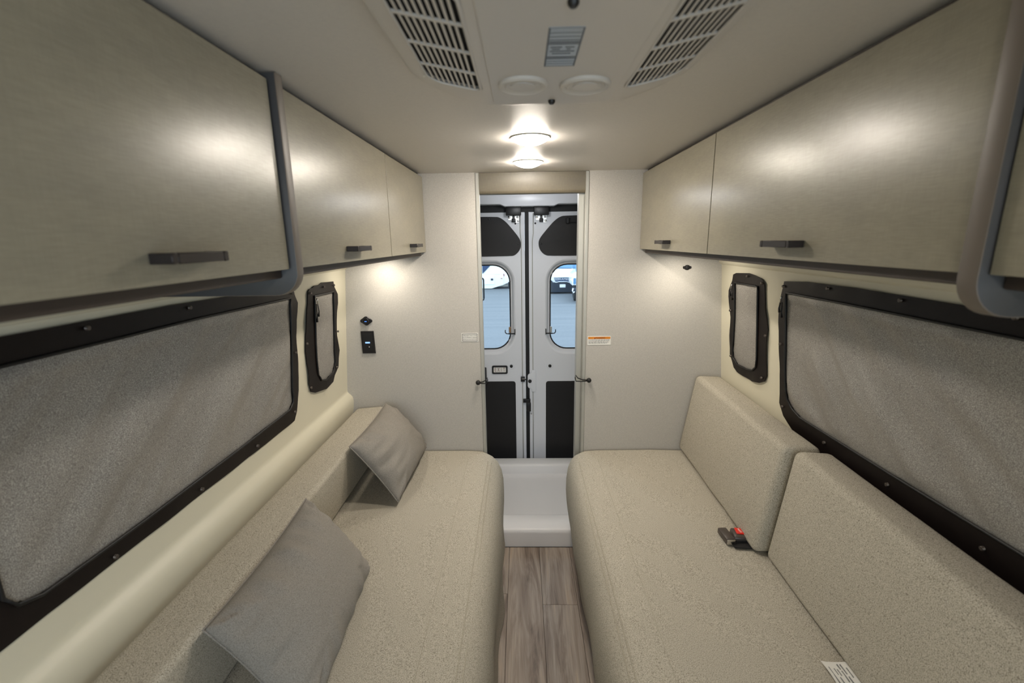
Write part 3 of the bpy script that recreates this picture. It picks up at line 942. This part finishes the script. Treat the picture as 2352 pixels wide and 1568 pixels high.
# ------------------------------------------------------------------ window shades
def wp(side, y, z, off):
    return Vector((kL(z) + off, y, z)) if side < 0 else Vector((kR(z) - off, y, z))
def shade(label, side, outer, inner, snaps, pulls=None, group=None, wr=0.004, seed=0):
    ys = [p[0] for p in inner]; zs = [p[1] for p in inner]
    cy, cz = sum(ys) / len(ys), sum(zs) / len(zs)
    t = thing('window_shade', label, 'shade', wp(side, cy, min(p[1] for p in outer), 0.0), group)
    # vinyl border with a wavy outer edge
    o2 = dens(outer, 0.025); i2 = dens(inner, 0.025)
    m = bmesh.new(); es = []; lift = {}
    for loop, kind in ((o2, 0), (i2, 1)):
        vs = []
        for k, (y, z) in enumerate(loop):
            h = 0.010 if kind else 0.006 + (0.010 if len(o2) < 110 else 0.004) * abs(mnoise.noise(Vector((y * 9, z * 9, seed))))
            v = m.verts.new(wp(side, y, z, h)); vs.append(v)
        for k in range(len(vs)):
            es.append(m.edges.new((vs[k - 1], vs[k])))
    bmesh.ops.triangle_fill(m, use_beauty=True, use_dissolve=False, edges=es)
    r = bmesh.ops.extrude_face_region(m, geom=m.faces[:])
    for e in r['geom']:
        if isinstance(e, bmesh.types.BMVert):
            e.co.x += 0.003 * (-side) * -1 if False else (-0.0035 if side > 0 else 0.0035) * -1
    obj('border', m, M['vinyl'], t, True)
    # cloth
    y0, y1, z0, z1 = min(ys) - 0.006, max(ys) + 0.006, min(zs) - 0.006, max(zs) + 0.006
    ny = max(8, int((y1 - y0) / 0.012)); nz = max(8, int((z1 - z0) / 0.012))
    m = bmesh.new(); gv = []; outside = []
    segs = [(Vector(inner[k - 1]), Vector(inner[k])) for k in range(len(inner))]
    def inside(y, z):
        # signed distance to the opening, positive inside it
        p = Vector((y, z)); best = 9.0; odd = False
        for a, e in segs:
            ab = e - a
            f = max(0.0, min(1.0, (p - a).dot(ab) / max(1e-9, ab.length_squared)))
            best = min(best, (a + ab * f - p).length)
            if (a.y > z) != (e.y > z) and y < (e.x - a.x) * (z - a.y) / (e.y - a.y) + a.x:
                odd = not odd
        return best if odd else -best
    for i in range(ny + 1):
        col = []
        for j in range(nz + 1):
            y = y0 + (y1 - y0) * i / ny; z = z0 + (z1 - z0) * j / nz
            u = (y - y0) / (y1 - y0); w = (z - z0) / (z1 - z0)
            edge = min(u, 1 - u, w, 1 - w)
            d = wr * (mnoise.noise(Vector(((y - z) * 8, (y + z) * 1.6, seed))) + 0.45 * mnoise.noise(Vector(((y - z) * 19, (y + z) * 4, seed + 3))))
            d += wr * 0.9 * math.exp(-((1 - w) * (z1 - z0) - 0.02) ** 2 / 0.00018)
            q = inside(y, z)
            d = max(d, -0.0055) * max(0.0, min(1, q / 0.035))
            v = m.verts.new(wp(side, y, z, 0.0070 + d + 0.0035 * max(0.0, min(1, q / 0.03))))
            if q < -0.010:
                outside.append(v)
            col.append(v)
        gv.append(col)
    for i in range(ny):
        for j in range(nz):
            m.faces.new((gv[i][j], gv[i + 1][j], gv[i + 1][j + 1], gv[i][j + 1]))
    bmesh.ops.delete(m, geom=outside, context='VERTS')      # the corners behind the border
    obj('cloth', m, M['shade'], t, 'all')
    obj('zipper', tube(B(), [wp(side, y, z, 0.0125) for y, z in dens(inner, 0.02)], 0.0034, 6, True), M['zipper'], t, 'all')
    sm = None
    for y, z in snaps:
        p = wp(side, y, z, 0.0145)
        if sm is None:
            q = lathe(B(), [(0.0046, -0.005), (0.0046, -0.0004), (0.0036, 0.0006), (0.0025, 0.0000), (0, 0.0006)], (0, 0, 0), (1 if side < 0 else -1, 0, 0), 14)
            sm = bpy.data.meshes.new('snap'); q.to_mesh(sm); q.free(); sm.materials.append(M['snap'])
            for f in sm.polygons: f.use_smooth = True
        place('snap', sm, t, p)
    if pulls:
        for y, z, l in pulls:
            b = B()
            tube(b, [wp(side, y, z, 0.016), wp(side, y + 0.003, z - 0.010, 0.020), wp(side, y + 0.004, z - 0.024, 0.019)], 0.0022, 6)
            obj('zipper_slider', b, M['steel'], t, 'all')
            b = B()
            tube(b, [wp(side, y + 0.004, z - 0.022, 0.019), wp(side, y + 0.007, z - 0.022 - l * 0.6, 0.022), wp(side, y + 0.006, z - 0.022 - l, 0.020)], [0.0018, 0.0022, 0.0045], 6)
            tube(b, [wp(side, y - 0.002, z - 0.022, 0.017), wp(side, y - 0.003, z - 0.03 - l * 0.8, 0.019), wp(side, y - 0.003, z - 0.03 - l * 1.25, 0.018)], [0.0018, 0.0022, 0.0045], 6)
            obj('zipper_pull', b, M['zipper'], t, 'all')
    return t
SLo = [(1.71, 1.393), (1.721, 1.400), (1.769, 1.399), (1.792, 1.406), (1.907, 1.400), (1.915, 1.377), (1.950, 1.342), (1.949, 1.304), (1.935, 1.263), (1.928, 1.189), (1.938, 1.131), (1.953, 1.089), (1.939, 1.018), (1.896, 0.989), (1.881, 0.964), (1.798, 0.959), (1.70, 0.976), (1.669, 0.990), (1.651, 1.029), (1.650, 1.061), (1.636, 1.162), (1.644, 1.244), (1.651, 1.29), (1.668, 1.343), (1.671, 1.379), (1.684, 1.391)]
SLi = [(1.713, 1.361), (1.892, 1.358), (1.893, 1.27), (1.890, 1.10), (1.894, 1.050), (1.870, 1.010), (1.80, 0.999), (1.754, 1.010), (1.724, 1.045), (1.714, 1.103), (1.711, 1.173), (1.713, 1.279)]
SRo = [(1.92, 1.406), (1.896, 1.414), (1.798, 1.42), (1.755, 1.416), (1.70, 1.407), (1.678, 1.393), (1.676, 1.357), (1.671, 1.303), (1.654, 1.261), (1.648, 1.225), (1.652, 1.131), (1.647, 1.047), (1.659, 1.021), (1.695, 1.004), (1.747, 0.993), (1.884, 0.991), (1.913, 1.004), (1.931, 1.027), (1.953, 1.054), (1.951, 1.138), (1.949, 1.22), (1.966, 1.281), (1.961, 1.335), (1.926, 1.38)]
SRi = [(1.903, 1.374), (1.716, 1.376), (1.713, 1.212), (1.712, 1.091), (1.718, 1.061), (1.744, 1.040), (1.788, 1.032), (1.873, 1.029), (1.908, 1.05), (1.918, 1.08), (1.910, 1.13), (1.902, 1.228)]
LRo = [(1.554, 1.410), (1.428, 1.419), (1.221, 1.422), (1.093, 1.420), (0.93, 1.418), (0.60, 1.420), (0.40, 1.418), (0.30, 1.41), (0.27, 1.30), (0.28, 1.10), (0.275, 0.96), (0.32, 0.895), (0.60, 0.893), (0.80, 0.890), (1.10, 0.894), (1.30, 0.892), (1.47, 0.905), (1.53, 0.935), (1.557, 0.973), (1.556, 1.047), (1.569, 1.172), (1.580, 1.264), (1.581, 1.326)]
LRi = [(1.531, 1.374), (1.216, 1.376), (0.874, 1.375), (0.36, 1.375), (0.35, 1.20), (0.35, 1.02), (0.365, 0.99), (0.40, 0.974), (0.742, 0.980), (1.024, 0.974), (1.425, 0.970), (1.470, 0.984), (1.500, 1.008), (1.513, 1.04), (1.520, 1.12)]
LLo = [(0.56, 1.425), (0.652, 1.427), (1.001, 1.427), (1.30, 1.420), (1.55, 1.412), (1.562, 1.400), (1.589, 1.353), (1.568, 1.232), (1.575, 1.13), (1.570, 1.03), (1.550, 0.955), (1.529, 0.928), (1.399, 0.926), (1.00, 0.930), (0.571, 0.934), (0.49, 0.935), (0.465, 0.97), (0.47, 1.10), (0.46, 1.25), (0.47, 1.40)]
LLi = [(0.56, 1.384), (0.831, 1.383), (1.082, 1.384), (1.528, 1.376), (1.522, 1.194), (1.514, 1.05), (1.517, 1.005), (1.49, 0.985), (1.23, 0.979), (0.856, 0.976), (0.642, 0.980), (0.606, 0.992), (0.588, 1.02), (0.585, 1.08), (0.565, 1.25)]
shade('small left window shade in a wavy black border near the partition', -1, SLo, SLi,
      [(1.683, 1.376), (1.80, 1.388), (1.640, 1.19), (1.930, 1.18), (1.915, 1.02), (1.66, 1.01), (1.90, 1.385)], [(1.718, 1.352, 0.05)], 'small window shades', 0.004, 3)
shade('small right window shade in a wavy black border near the partition', 1, SRo, SRi,
      [(1.80, 1.408), (1.690, 1.392), (1.945, 1.25), (1.655, 1.20), (1.935, 1.05), (1.675, 1.03)], [(1.915, 1.368, 0.03)], 'small window shades', 0.003, 8)
shade('large left window shade of grey cloth snapped on with a black border', -1, LLo, LLi,
      [(1.053, 1.414), (0.792, 1.415), (1.549, 1.392), (1.553, 1.178), (1.528, 0.962), (1.286, 0.945), (1.035, 0.945), (0.781, 0.945)], None, 'large window shades', 0.015, 21)
shade('large right window shade of grey cloth above the near back cushion', 1, LRo, LRi,
      [(1.549, 1.394), (1.325, 1.410), (1.068, 1.409), (0.816, 1.411), (1.556, 1.191), (1.531, 0.968), (1.056, 0.940), (0.813, 0.940), (1.30, 0.940), (0.60, 0.940)], [(1.545, 1.362, 0.035)], 'large window shades', 0.017, 33)

# ------------------------------------------------------------------ fittings on the partition
YW = D - 0.0004
def diamond(cx, cz, w, h, n=8):
    out = []
    for (px, pz, r, a0) in ((cx + w - 0.008, cz, 0.008, -55), (cx, cz + h - 0.015, 0.015, 35), (cx - w + 0.008, cz, 0.008, 125), (cx, cz - h + 0.015, 0.015, 215)):
        for k in range(5):
            a = math.radians(a0 + 110 * k / 4)
            out.append((px + r * math.cos(a), pz + r * math.sin(a)))
    return out
t = thing('charging_socket', 'black round charging socket with a blue lit mark above the switch plate', 'socket', (-0.7245, YW, 1.203))
obj('flange', prism(B(), diamond(-0.7245, 1.2035, 0.0285, 0.0215), 'y', YW - 0.006, YW, 0.0015, 1), M['black'], t, True)
obj('barrel', lathe(B(), [(0.0165, 0), (0.0165, -0.008), (0.013, -0.010), (0.0125, -0.004), (0, -0.004)], (-0.7245, YW - 0.006, 1.2035), (0, 1, 0), 24), M['black'], t, True)
obj('lit_mark', box(B(), (-0.7305, -0.7205), (YW - 0.0112, YW - 0.0104), (1.2005, 1.2030)), M['blue'], t)
t = thing('switch_plate', 'black rectangular switch plate with a small blue display on the left partition', 'switch', (-0.7245, YW, 1.048))
b = prism(B(), [(-0.7555, 1.155), (-0.6945, 1.155), (-0.692, 1.048), (-0.7545, 1.048)], 'y', YW - 0.006, YW, 0.0015, 1)
obj('plate', b, M['black'], t, True)
obj('insert', box(B(), (-0.748, -0.702), (YW - 0.0085, YW - 0.0062), (1.060, 1.143), 0.001, 1), M['rubber'], t)
obj('display', box(B(), (-0.736, -0.714), (YW - 0.0096, YW - 0.0087), (1.0975, 1.1045)), emit('blue_display', (0.28, 0.52, 1.0), 0.9), t)
obj('button', lathe(B(), [(0.007, 0), (0.007, -0.003), (0.0035, -0.0035), (0.0032, -0.002), (0, -0.002)], (-0.7205, YW - 0.0087, 1.080), (0, 1, 0), 16), M['black'], t, True)
obj('pin', lathe(B(), [(0.0022, 0), (0.002, -0.002), (0, -0.0022)], (-0.7175, YW - 0.012, 1.0812), (0, 1, 0), 8), M['paper'], t)
t = thing('wall_socket', 'small black diamond-flanged socket high on the right partition', 'socket', (0.7415, YW, 1.429))
obj('flange', prism(B(), diamond(0.7415, 1.4293, 0.019, 0.0115), 'y', YW - 0.004, YW, 0.001, 1), M['black'], t, True)
obj('barrel', lathe(B(), [(0.009, 0), (0.009, -0.005), (0.006, -0.006), (0.0055, -0.002), (0, -0.002)], (0.7415, YW - 0.004, 1.4293), (0, 1, 0), 18), M['rubber'], t, True)
for dx in (-0.0145, 0.0145):
    obj('screw', lathe(B(), [(0.0022, 0), (0.0018, -0.001), (0, -0.0012)], (0.7415 + dx, YW - 0.004, 1.4293), (0, 1, 0), 8), M['handle'], t)

t = thing('seat_notice', 'white seat occupancy notice with a grey outline on the left partition', 'label', (-0.2445, YW, 1.098))
obj('sheet', box(B(), (-0.2838, -0.2052), (YW - 0.0010, YW), (1.0985, 1.1400)), M['paper'], t)
fo = rrect(-0.2800, -0.2090, 1.1015, 1.1370, 0.001, 1); fi = rrect(-0.2782, -0.2108, 1.1033, 1.1352, 0.001, 1)
obj('outline', prism(B(), fo, 'y', YW - 0.0016, YW - 0.0011, holes=[fi]), M['darkink'], t)
b = B()
for k, s in enumerate(('THIS SEAT NOT FOR', 'OCCUPANCY WHILE', 'VEHICLE IS IN MOTION')):
    text(b, s, 0.0082, (-0.2445, YW - 0.0013, 1.1285 - k * 0.0092), (1, 0, 0), (0, 0, 1), 0.0002, sx=(0.86, 0.86, 0.76)[k])
obj('lettering', b, M['ink'], t)

t = thing('warning_label', 'white warning label with an orange band on the right partition', 'label', (0.3585, YW, 1.077))
obj('sheet', box(B(), (0.3045, 0.4125), (YW - 0.0010, YW), (1.0775, 1.1190)), M['paper'], t)
obj('band', box(B(), (0.3070, 0.4100), (YW - 0.0016, YW - 0.0011), (1.1055, 1.1160)), M['orange'], t)
b = B()
text(b, 'WARNING', 0.0108, (0.3640, YW - 0.0019, 1.1104), (1, 0, 0), (0, 0, 1), 0.0002, sx=0.82)
prism(b, [(0.3345, 1.1070), (0.3415, 1.1070), (0.3380, 1.1145)], 'y', YW - 0.0021, YW - 0.0018)
obj('lettering', b, M['brownink'], t)
b = B(); rr = random.Random(4)
for z, xe in ((1.1005, 0.4065), (1.0955, 0.4045), (1.0903, 0.4025), (1.0857, 0.3945)):
    x = 0.309
    while x < xe:
        w = rr.uniform(0.003, 0.012)
        box(b, (x, min(x + w, xe)), (YW - 0.0015, YW - 0.0011), (z - 0.0010, z + 0.0010)); x += w + 0.0022
obj('small_print', b, M['ink'], t)

# ball-and-loop door ties
for sx, bx, bz, ex, lab in ((1, -0.211, 0.903, -0.168, 'black ball-end tie on the left edge of the doorway'), (-1, 0.313, 0.910, 0.252, 'black ball-end tie on the right edge of the doorway')):
    t = thing('ball_tie', lab, 'tie', (bx, D, bz), 'door ties')
    pr_ = [(0.0115 * math.sin(math.radians(180 * k / 10)), -0.0115 * math.cos(math.radians(180 * k / 10))) for k in range(11)]
    pr_[0] = (0, pr_[0][1]); pr_[-1] = (0, pr_[-1][1])
    obj('ball', lathe(B(), pr_, (bx, D - 0.0175, bz), (0, 1, 0), 20), M['rubber'], t, 'all')
    e = ex - bx
    loop = [(bx + 0.010 * sx, D - 0.018, bz + 0.002), (bx + e * 0.5, D - 0.016, bz + 0.003), (bx + e * 0.85, D - 0.012, bz + 0.010), (bx + e * 1.02, D - 0.010, bz + 0.022 if sx > 0 else bz + 0.024),
            (bx + e * 1.05, D - 0.010, bz + 0.010), (bx + e * 0.98, D - 0.010, bz - 0.006), (bx + e * 0.6, D - 0.014, bz - 0.006), (bx + 0.010 * sx, D - 0.018, bz - 0.003)]
    obj('cord', tube(B(), loop, 0.0026, 6, True), M['rubber'], t, 'all')

# ------------------------------------------------------------------ seat-belt buckles on the right bench
ZS = 0.5585
def rot_box(b, c, size, yaw, bev, z0, mi=0, taper=None):
    m = bmesh.new(); bmesh.ops.create_cube(m, size=1)
    R = Matrix.Rotation(yaw, 3, 'Z')
    for v in m.verts:
        k = 1.0
        if taper and v.co.z > 0: k = taper
        v.co = Vector((v.co.x * size[0] * k, v.co.y * size[1] * k, (v.co.z + .5) * size[2]))
    bmesh.ops.bevel(m, geom=m.edges[:], offset=bev, segments=2, affect='EDGES', profile=0.5)
    for v in m.verts:
        v.co = R @ v.co + Vector((c[0], c[1], z0))
    merge(b, m, mi)
    return b
t = thing('belt_buckle', 'dark seat-belt buckle end with a steel tip lying on the right bench', 'buckle', (0.688, 1.362, ZS))
rot_box(b := B(), (0.6875, 1.366), (0.030, 0.064, 0.020), 0.06, 0.004, ZS)
obj('housing', b, M['buckle'], t, True)
b = rot_box(B(), (0.6895, 1.3315), (0.027, 0.005, 0.017), 0.06, 0.0015, ZS + 0.001)
obj('end_plate', b, M['steel'], t, True)
obj('slot', rot_box(B(), (0.6935, 1.3285), (0.005, 0.002, 0.004), 0.06, 0.0004, ZS + 0.008), M['black'], t)
t = thing('belt_buckle', 'seat-belt buckle with a red press button tucked under the far back cushion', 'buckle', (0.742, 1.37, ZS))
b = rot_box(B(), (0.729, 1.368), (0.044, 0.058, 0.021), -0.15, 0.006, ZS, taper=0.9)
obj('housing', b, M['buckle'], t, True)
b = rot_box(B(), (0.734, 1.3725), (0.026, 0.032, 0.004), -0.15, 0.0018, ZS + 0.0205)
rb = obj('release_button', b, M['red'], t, True)
b = B(); text(b, 'PRESS', 0.0088, (0.734, 1.3725, ZS + 0.0248), (0.15, -1, 0), (1, 0.15, 0), 0.0003)
obj('lettering', b, M['paper'], rb)
b = B()
rows = []
for k in range(8):
    f = k / 7
    x, y = 0.694 + 0.09 * f, 1.3275 - 0.004 * math.sin(f * 3)
    rows.append([(x, y - 0.014, ZS + 0.001), (x, y + 0.012, ZS + 0.001), (x, y + 0.012, ZS + 0.004), (x, y - 0.014, ZS + 0.004)])
o = obj('webbing', loft(b, rows), M['webbing'], t)
b = B()
rows = []
for k in range(6):
    f = k / 5
    x = 0.708 + 0.045 * f
    rows.append([(x, 1.335, ZS + 0.0045), (x, 1.344, ZS + 0.0045), (x, 1.344, ZS + 0.012), (x, 1.335, ZS + 0.012)])
obj('strap', loft(b, rows), M['webbing'], t)

# ------------------------------------------------------------------ outside
G = -0.55
b = box(B(), (-60, 60), (3.05, 90), (G - 0.1, G))
o = struct('ground', b, M['asphalt'], 'pale asphalt lot seen through the rear door windows', False, (0, 20, G))

# white trailer: raked nose, hatch, stripe
t = thing('trailer', 'white travel trailer with a dark slanted stripe seen through the left pane', 'trailer', (-3.2, 21.5, G))
side = [(-6.0, -0.515), (-1.33, -0.515), (-0.80, -0.36), (-0.80, 2.3), (-6.0, 2.3)]
obj('body', prism(B(), side, 'y', 20.0, 22.3), M['carcream'], t)
nose = [(-0.80, -0.36), (-0.62, -0.28), (-0.30, 0.0), (-0.30, 1.5), (-0.80, 2.3)]
obj('nose', prism(B(), nose, 'y', 20.05, 22.25), M['carwhite'], t)
obj('stripe', prism(B(), [(-1.72, 0.90), (-0.95, 0.90), (-1.70, 0.14), (-1.72, 0.16)], 'y', 19.985, 19.999), M['carblue'], t)
obj('lower_skin', box(B(), (-6.0, -0.80), (19.99, 19.999), (0.115, 0.135)), M['carwhite'], t)
obj('hatch', prism(B(), rrect(-2.1, -1.19, -0.34, 0.07, 0.04, 3), 'y', 19.975, 19.999, 0.006, 1), M['carwhite'], t)
obj('hatch_latch', box(B(), (-1.36, -1.25), (19.95, 19.975), (-0.16, -0.075), 0.01, 1), M['cardark'], t)
obj('marker_light', box(B(), (-0.92, -0.845), (19.98, 19.999), (-0.09, -0.065)), M['tail'], t)
obj('marker_light', box(B(), (-0.79, -0.755), (20.02, 20.05), (0.02, 0.12)), M['tail'], t)
obj('chassis', box(B(), (-6.0, -0.2), (20.3, 20.5), (-0.47, -0.37)), M['alu'], t)
obj('chassis', box(B(), (-6.0, -0.2), (20.3, 21.9), (-0.55, -0.475)), M['cardark'], t)
obj('jack', box(B(), (-0.60, -0.46), (20.2, 20.32), (-0.55, -0.27)), M['cardark'], t)

# white van front with the lettered grille
t = thing('delivery_van', 'white van with a lettered dark grille facing the right pane', 'van', (1.62, 19.6, G))
VX, VY = 1.625, 18.0
hood = [(VX - 0.98, -0.06), (VX + 0.98, -0.06), (VX + 0.95, 0.22), (VX + 0.80, 0.38), (VX - 0.80, 0.38), (VX - 0.95, 0.22)]
m = B()
rows = [[(x, VY + 0.02, z) for x, z in [(VX - 0.92, -0.10), (VX + 0.92, -0.10), (VX + 0.92, 0.12), (VX + 0.5, 0.13), (VX - 0.5, 0.13), (VX - 0.92, 0.12)]],
        [(x, VY + 0.30, z) for x, z in [(VX - 1.0, -0.10), (VX + 1.0, -0.10), (VX + 1.0, 0.20), (VX + 0.6, 0.24), (VX - 0.6, 0.24), (VX - 1.0, 0.20)]],
        [(x, VY + 0.85, z) for x, z in [(VX - 1.02, -0.10), (VX + 1.02, -0.10), (VX + 1.0, 0.34), (VX + 0.7, 0.38), (VX - 0.7, 0.38), (VX - 1.0, 0.34)]]]
obj('hood', loft(m, rows), M['carwhite'], t, True)
ws = [(VY + 0.86, 0.35), (VY + 1.75, 1.35), (VY + 1.85, 1.35), (VY + 0.96, 0.35)]
obj('windscreen', prism(B(), ws, 'x', VX - 0.92, VX + 0.92), M['carglass'], t)
obj('wiper', prism(B(), [(VX - 0.35, 0.44), (VX + 0.45, 0.40), (VX + 0.45, 0.385), (VX - 0.35, 0.42)], 'y', VY + 0.82, VY + 0.85), M['cardark'], t)
obj('body', prism(B(), [(VY + 0.97, -0.25), (VY + 0.97, 0.36), (VY + 1.86, 1.36), (VY + 2.1, 1.75), (VY + 5.5, 1.8), (VY + 5.5, -0.25)], 'x', VX - 1.02, VX + 1.02), M['carwhite'], t)
gx = 0.355
gro = [(VX - gx - 0.02, 0.115), (VX + gx + 0.02, 0.115), (VX + gx - 0.015, -0.055), (VX + gx - 0.06, -0.105), (VX + gx - 0.14, -0.105), (VX + gx - 0.20, -0.075), (VX - gx + 0.20, -0.075), (VX - gx + 0.14, -0.105), (VX - gx + 0.06, -0.105), (VX - gx + 0.015, -0.055)]
cx_, cz_ = VX, 0.01
gri = [(cx_ + (x - cx_) * 0.93, cz_ + (z - cz_) * (0.72 if z < 0 else 0.80)) for x, z in gro]
obj('grille_surround', prism(B(), gro, 'y', VY - 0.06, VY + 0.015, holes=[gri]), M['carwhite'], t)
obj('grille', prism(B(), gri, 'y', VY - 0.03, VY + 0.015), M['carblue'], t)
for s in (-1, 1):
    b = tube(B(), [(VX + s * 0.33, VY - 0.045, 0.055), (VX + s * 0.16, VY - 0.045, 0.055), (VX + s * 0.148, VY - 0.045, 0.04), (VX + s * 0.148, VY - 0.045, 0.015), (VX + s * 0.165, VY - 0.045, 0.0), (VX + s * 0.32, VY - 0.045, 0.0)], 0.010, 5)
    obj('grille_bar', b, M['carwhite'], t)
b = B(); text(b, 'RAM', 0.095, (VX, VY - 0.045, 0.028), (1, 0, 0), (0, 0, 1), 0.008, sx=1.35, space=1.05)
bmesh.ops.recalc_face_normals(b, faces=b.faces[:])
obj('lettering', b, M['carwhite'], t)
for s in (-1, 1):
    obj('bumper_corner', prism(B(), [(VX + s * 0.96, 0.10), (VX + s * 0.60, 0.05), (VX + s * 0.42, -0.03), (VX + s * 0.38, -0.104), (VX + s * 0.97, -0.104)], 'y', VY - 0.04, VY + 0.03), M['cardark'], t)
bp = [(VX - 1.0, -0.105), (VX + 1.0, -0.105), (VX + 1.0, -0.45), (VX + 0.93, -0.50), (VX - 0.93, -0.50), (VX - 1.0, -0.45)]
obj('bumper', prism(B(), bp, 'y', VY - 0.05, VY + 0.30, 0.02, 1), M['cardark'], t)
obj('number_plate', box(B(), (VX - 0.115, VX + 0.115), (VY - 0.07, VY - 0.052), (-0.30, -0.175), 0.006, 1), M['carwhite'], t)
for s in (-1, 1):
    obj('wheel', lathe(B(), [(0.0, -0.11), (0.28, -0.11), (0.33, -0.08), (0.33, 0.08), (0.28, 0.11), (0, 0.11)], (VX + s * 0.84, VY + 0.75, G + 0.331), (1, 0, 0), 24), M['tyre'], t, True)

# white off-roader at the edge of the right pane
t = thing('off_roader', 'white off-road car with a big tyre at the edge of the right pane', 'car', (2.7, 16.8, G))
JX = 1.735
obj('body', prism(B(), [(JX + 0.10, -0.02), (JX + 1.75, -0.02), (JX + 1.75, 0.40), (JX + 0.25, 0.40), (JX + 0.12, 0.30)], 'y', 15.62, 17.7, 0.03, 2), M['carwhite'], t, True)
obj('cab', prism(B(), [(16.7, 0.401), (17.05, 1.15), (17.69, 1.15), (17.69, 0.401)], 'x', JX + 0.25, JX + 1.65), M['carglass'], t)
obj('fender', prism(B(), [(JX, 0.02), (JX + 0.34, 0.02), (JX + 0.34, 0.16), (JX + 0.10, 0.20), (JX, 0.16)], 'y', 15.5, 16.4, 0.02, 1), M['carwhite'], t)
obj('indicator', prism(B(), rrect(JX + 0.03, JX + 0.12, 0.06, 0.27, 0.03, 3), 'y', 15.47, 15.499), M['carglass'], t)
obj('headlight', lathe(B(), [(0.12, 0.0), (0.12, -0.03), (0.09, -0.05), (0, -0.055)], (JX + 0.27, 15.5, 0.13), (0, 1, 0), 20), M['cardark'], t, True)
obj('bumper', box(B(), (JX - 0.03, JX + 1.9), (15.25, 15.49), (-0.20, -0.06), 0.03, 2), M['cardark'], t, True)
obj('fog_light', lathe(B(), [(0.06, 0.0), (0.06, -0.03), (0, -0.04)], (JX + 0.20, 15.249, -0.10), (0, 1, 0), 16), M['carwhite'], t, True)
obj('tow_hook', tube(B(), [(JX + 0.0, 15.24, -0.06), (JX - 0.03, 15.16, -0.12), (JX + 0.0, 15.14, -0.19), (JX + 0.04, 15.22, -0.17)], 0.018, 6), M['carwhite'], t, True)
for s in (0.20, 1.60):
    obj('wheel', lathe(B(), [(0, -0.14), (0.24, -0.14), (0.36, -0.11), (0.375, 0.0), (0.36, 0.11), (0.24, 0.14), (0, 0.14)], (JX + s, 15.85, G + 0.376), (1, 0, 0), 28), M['tyre'], t, True)
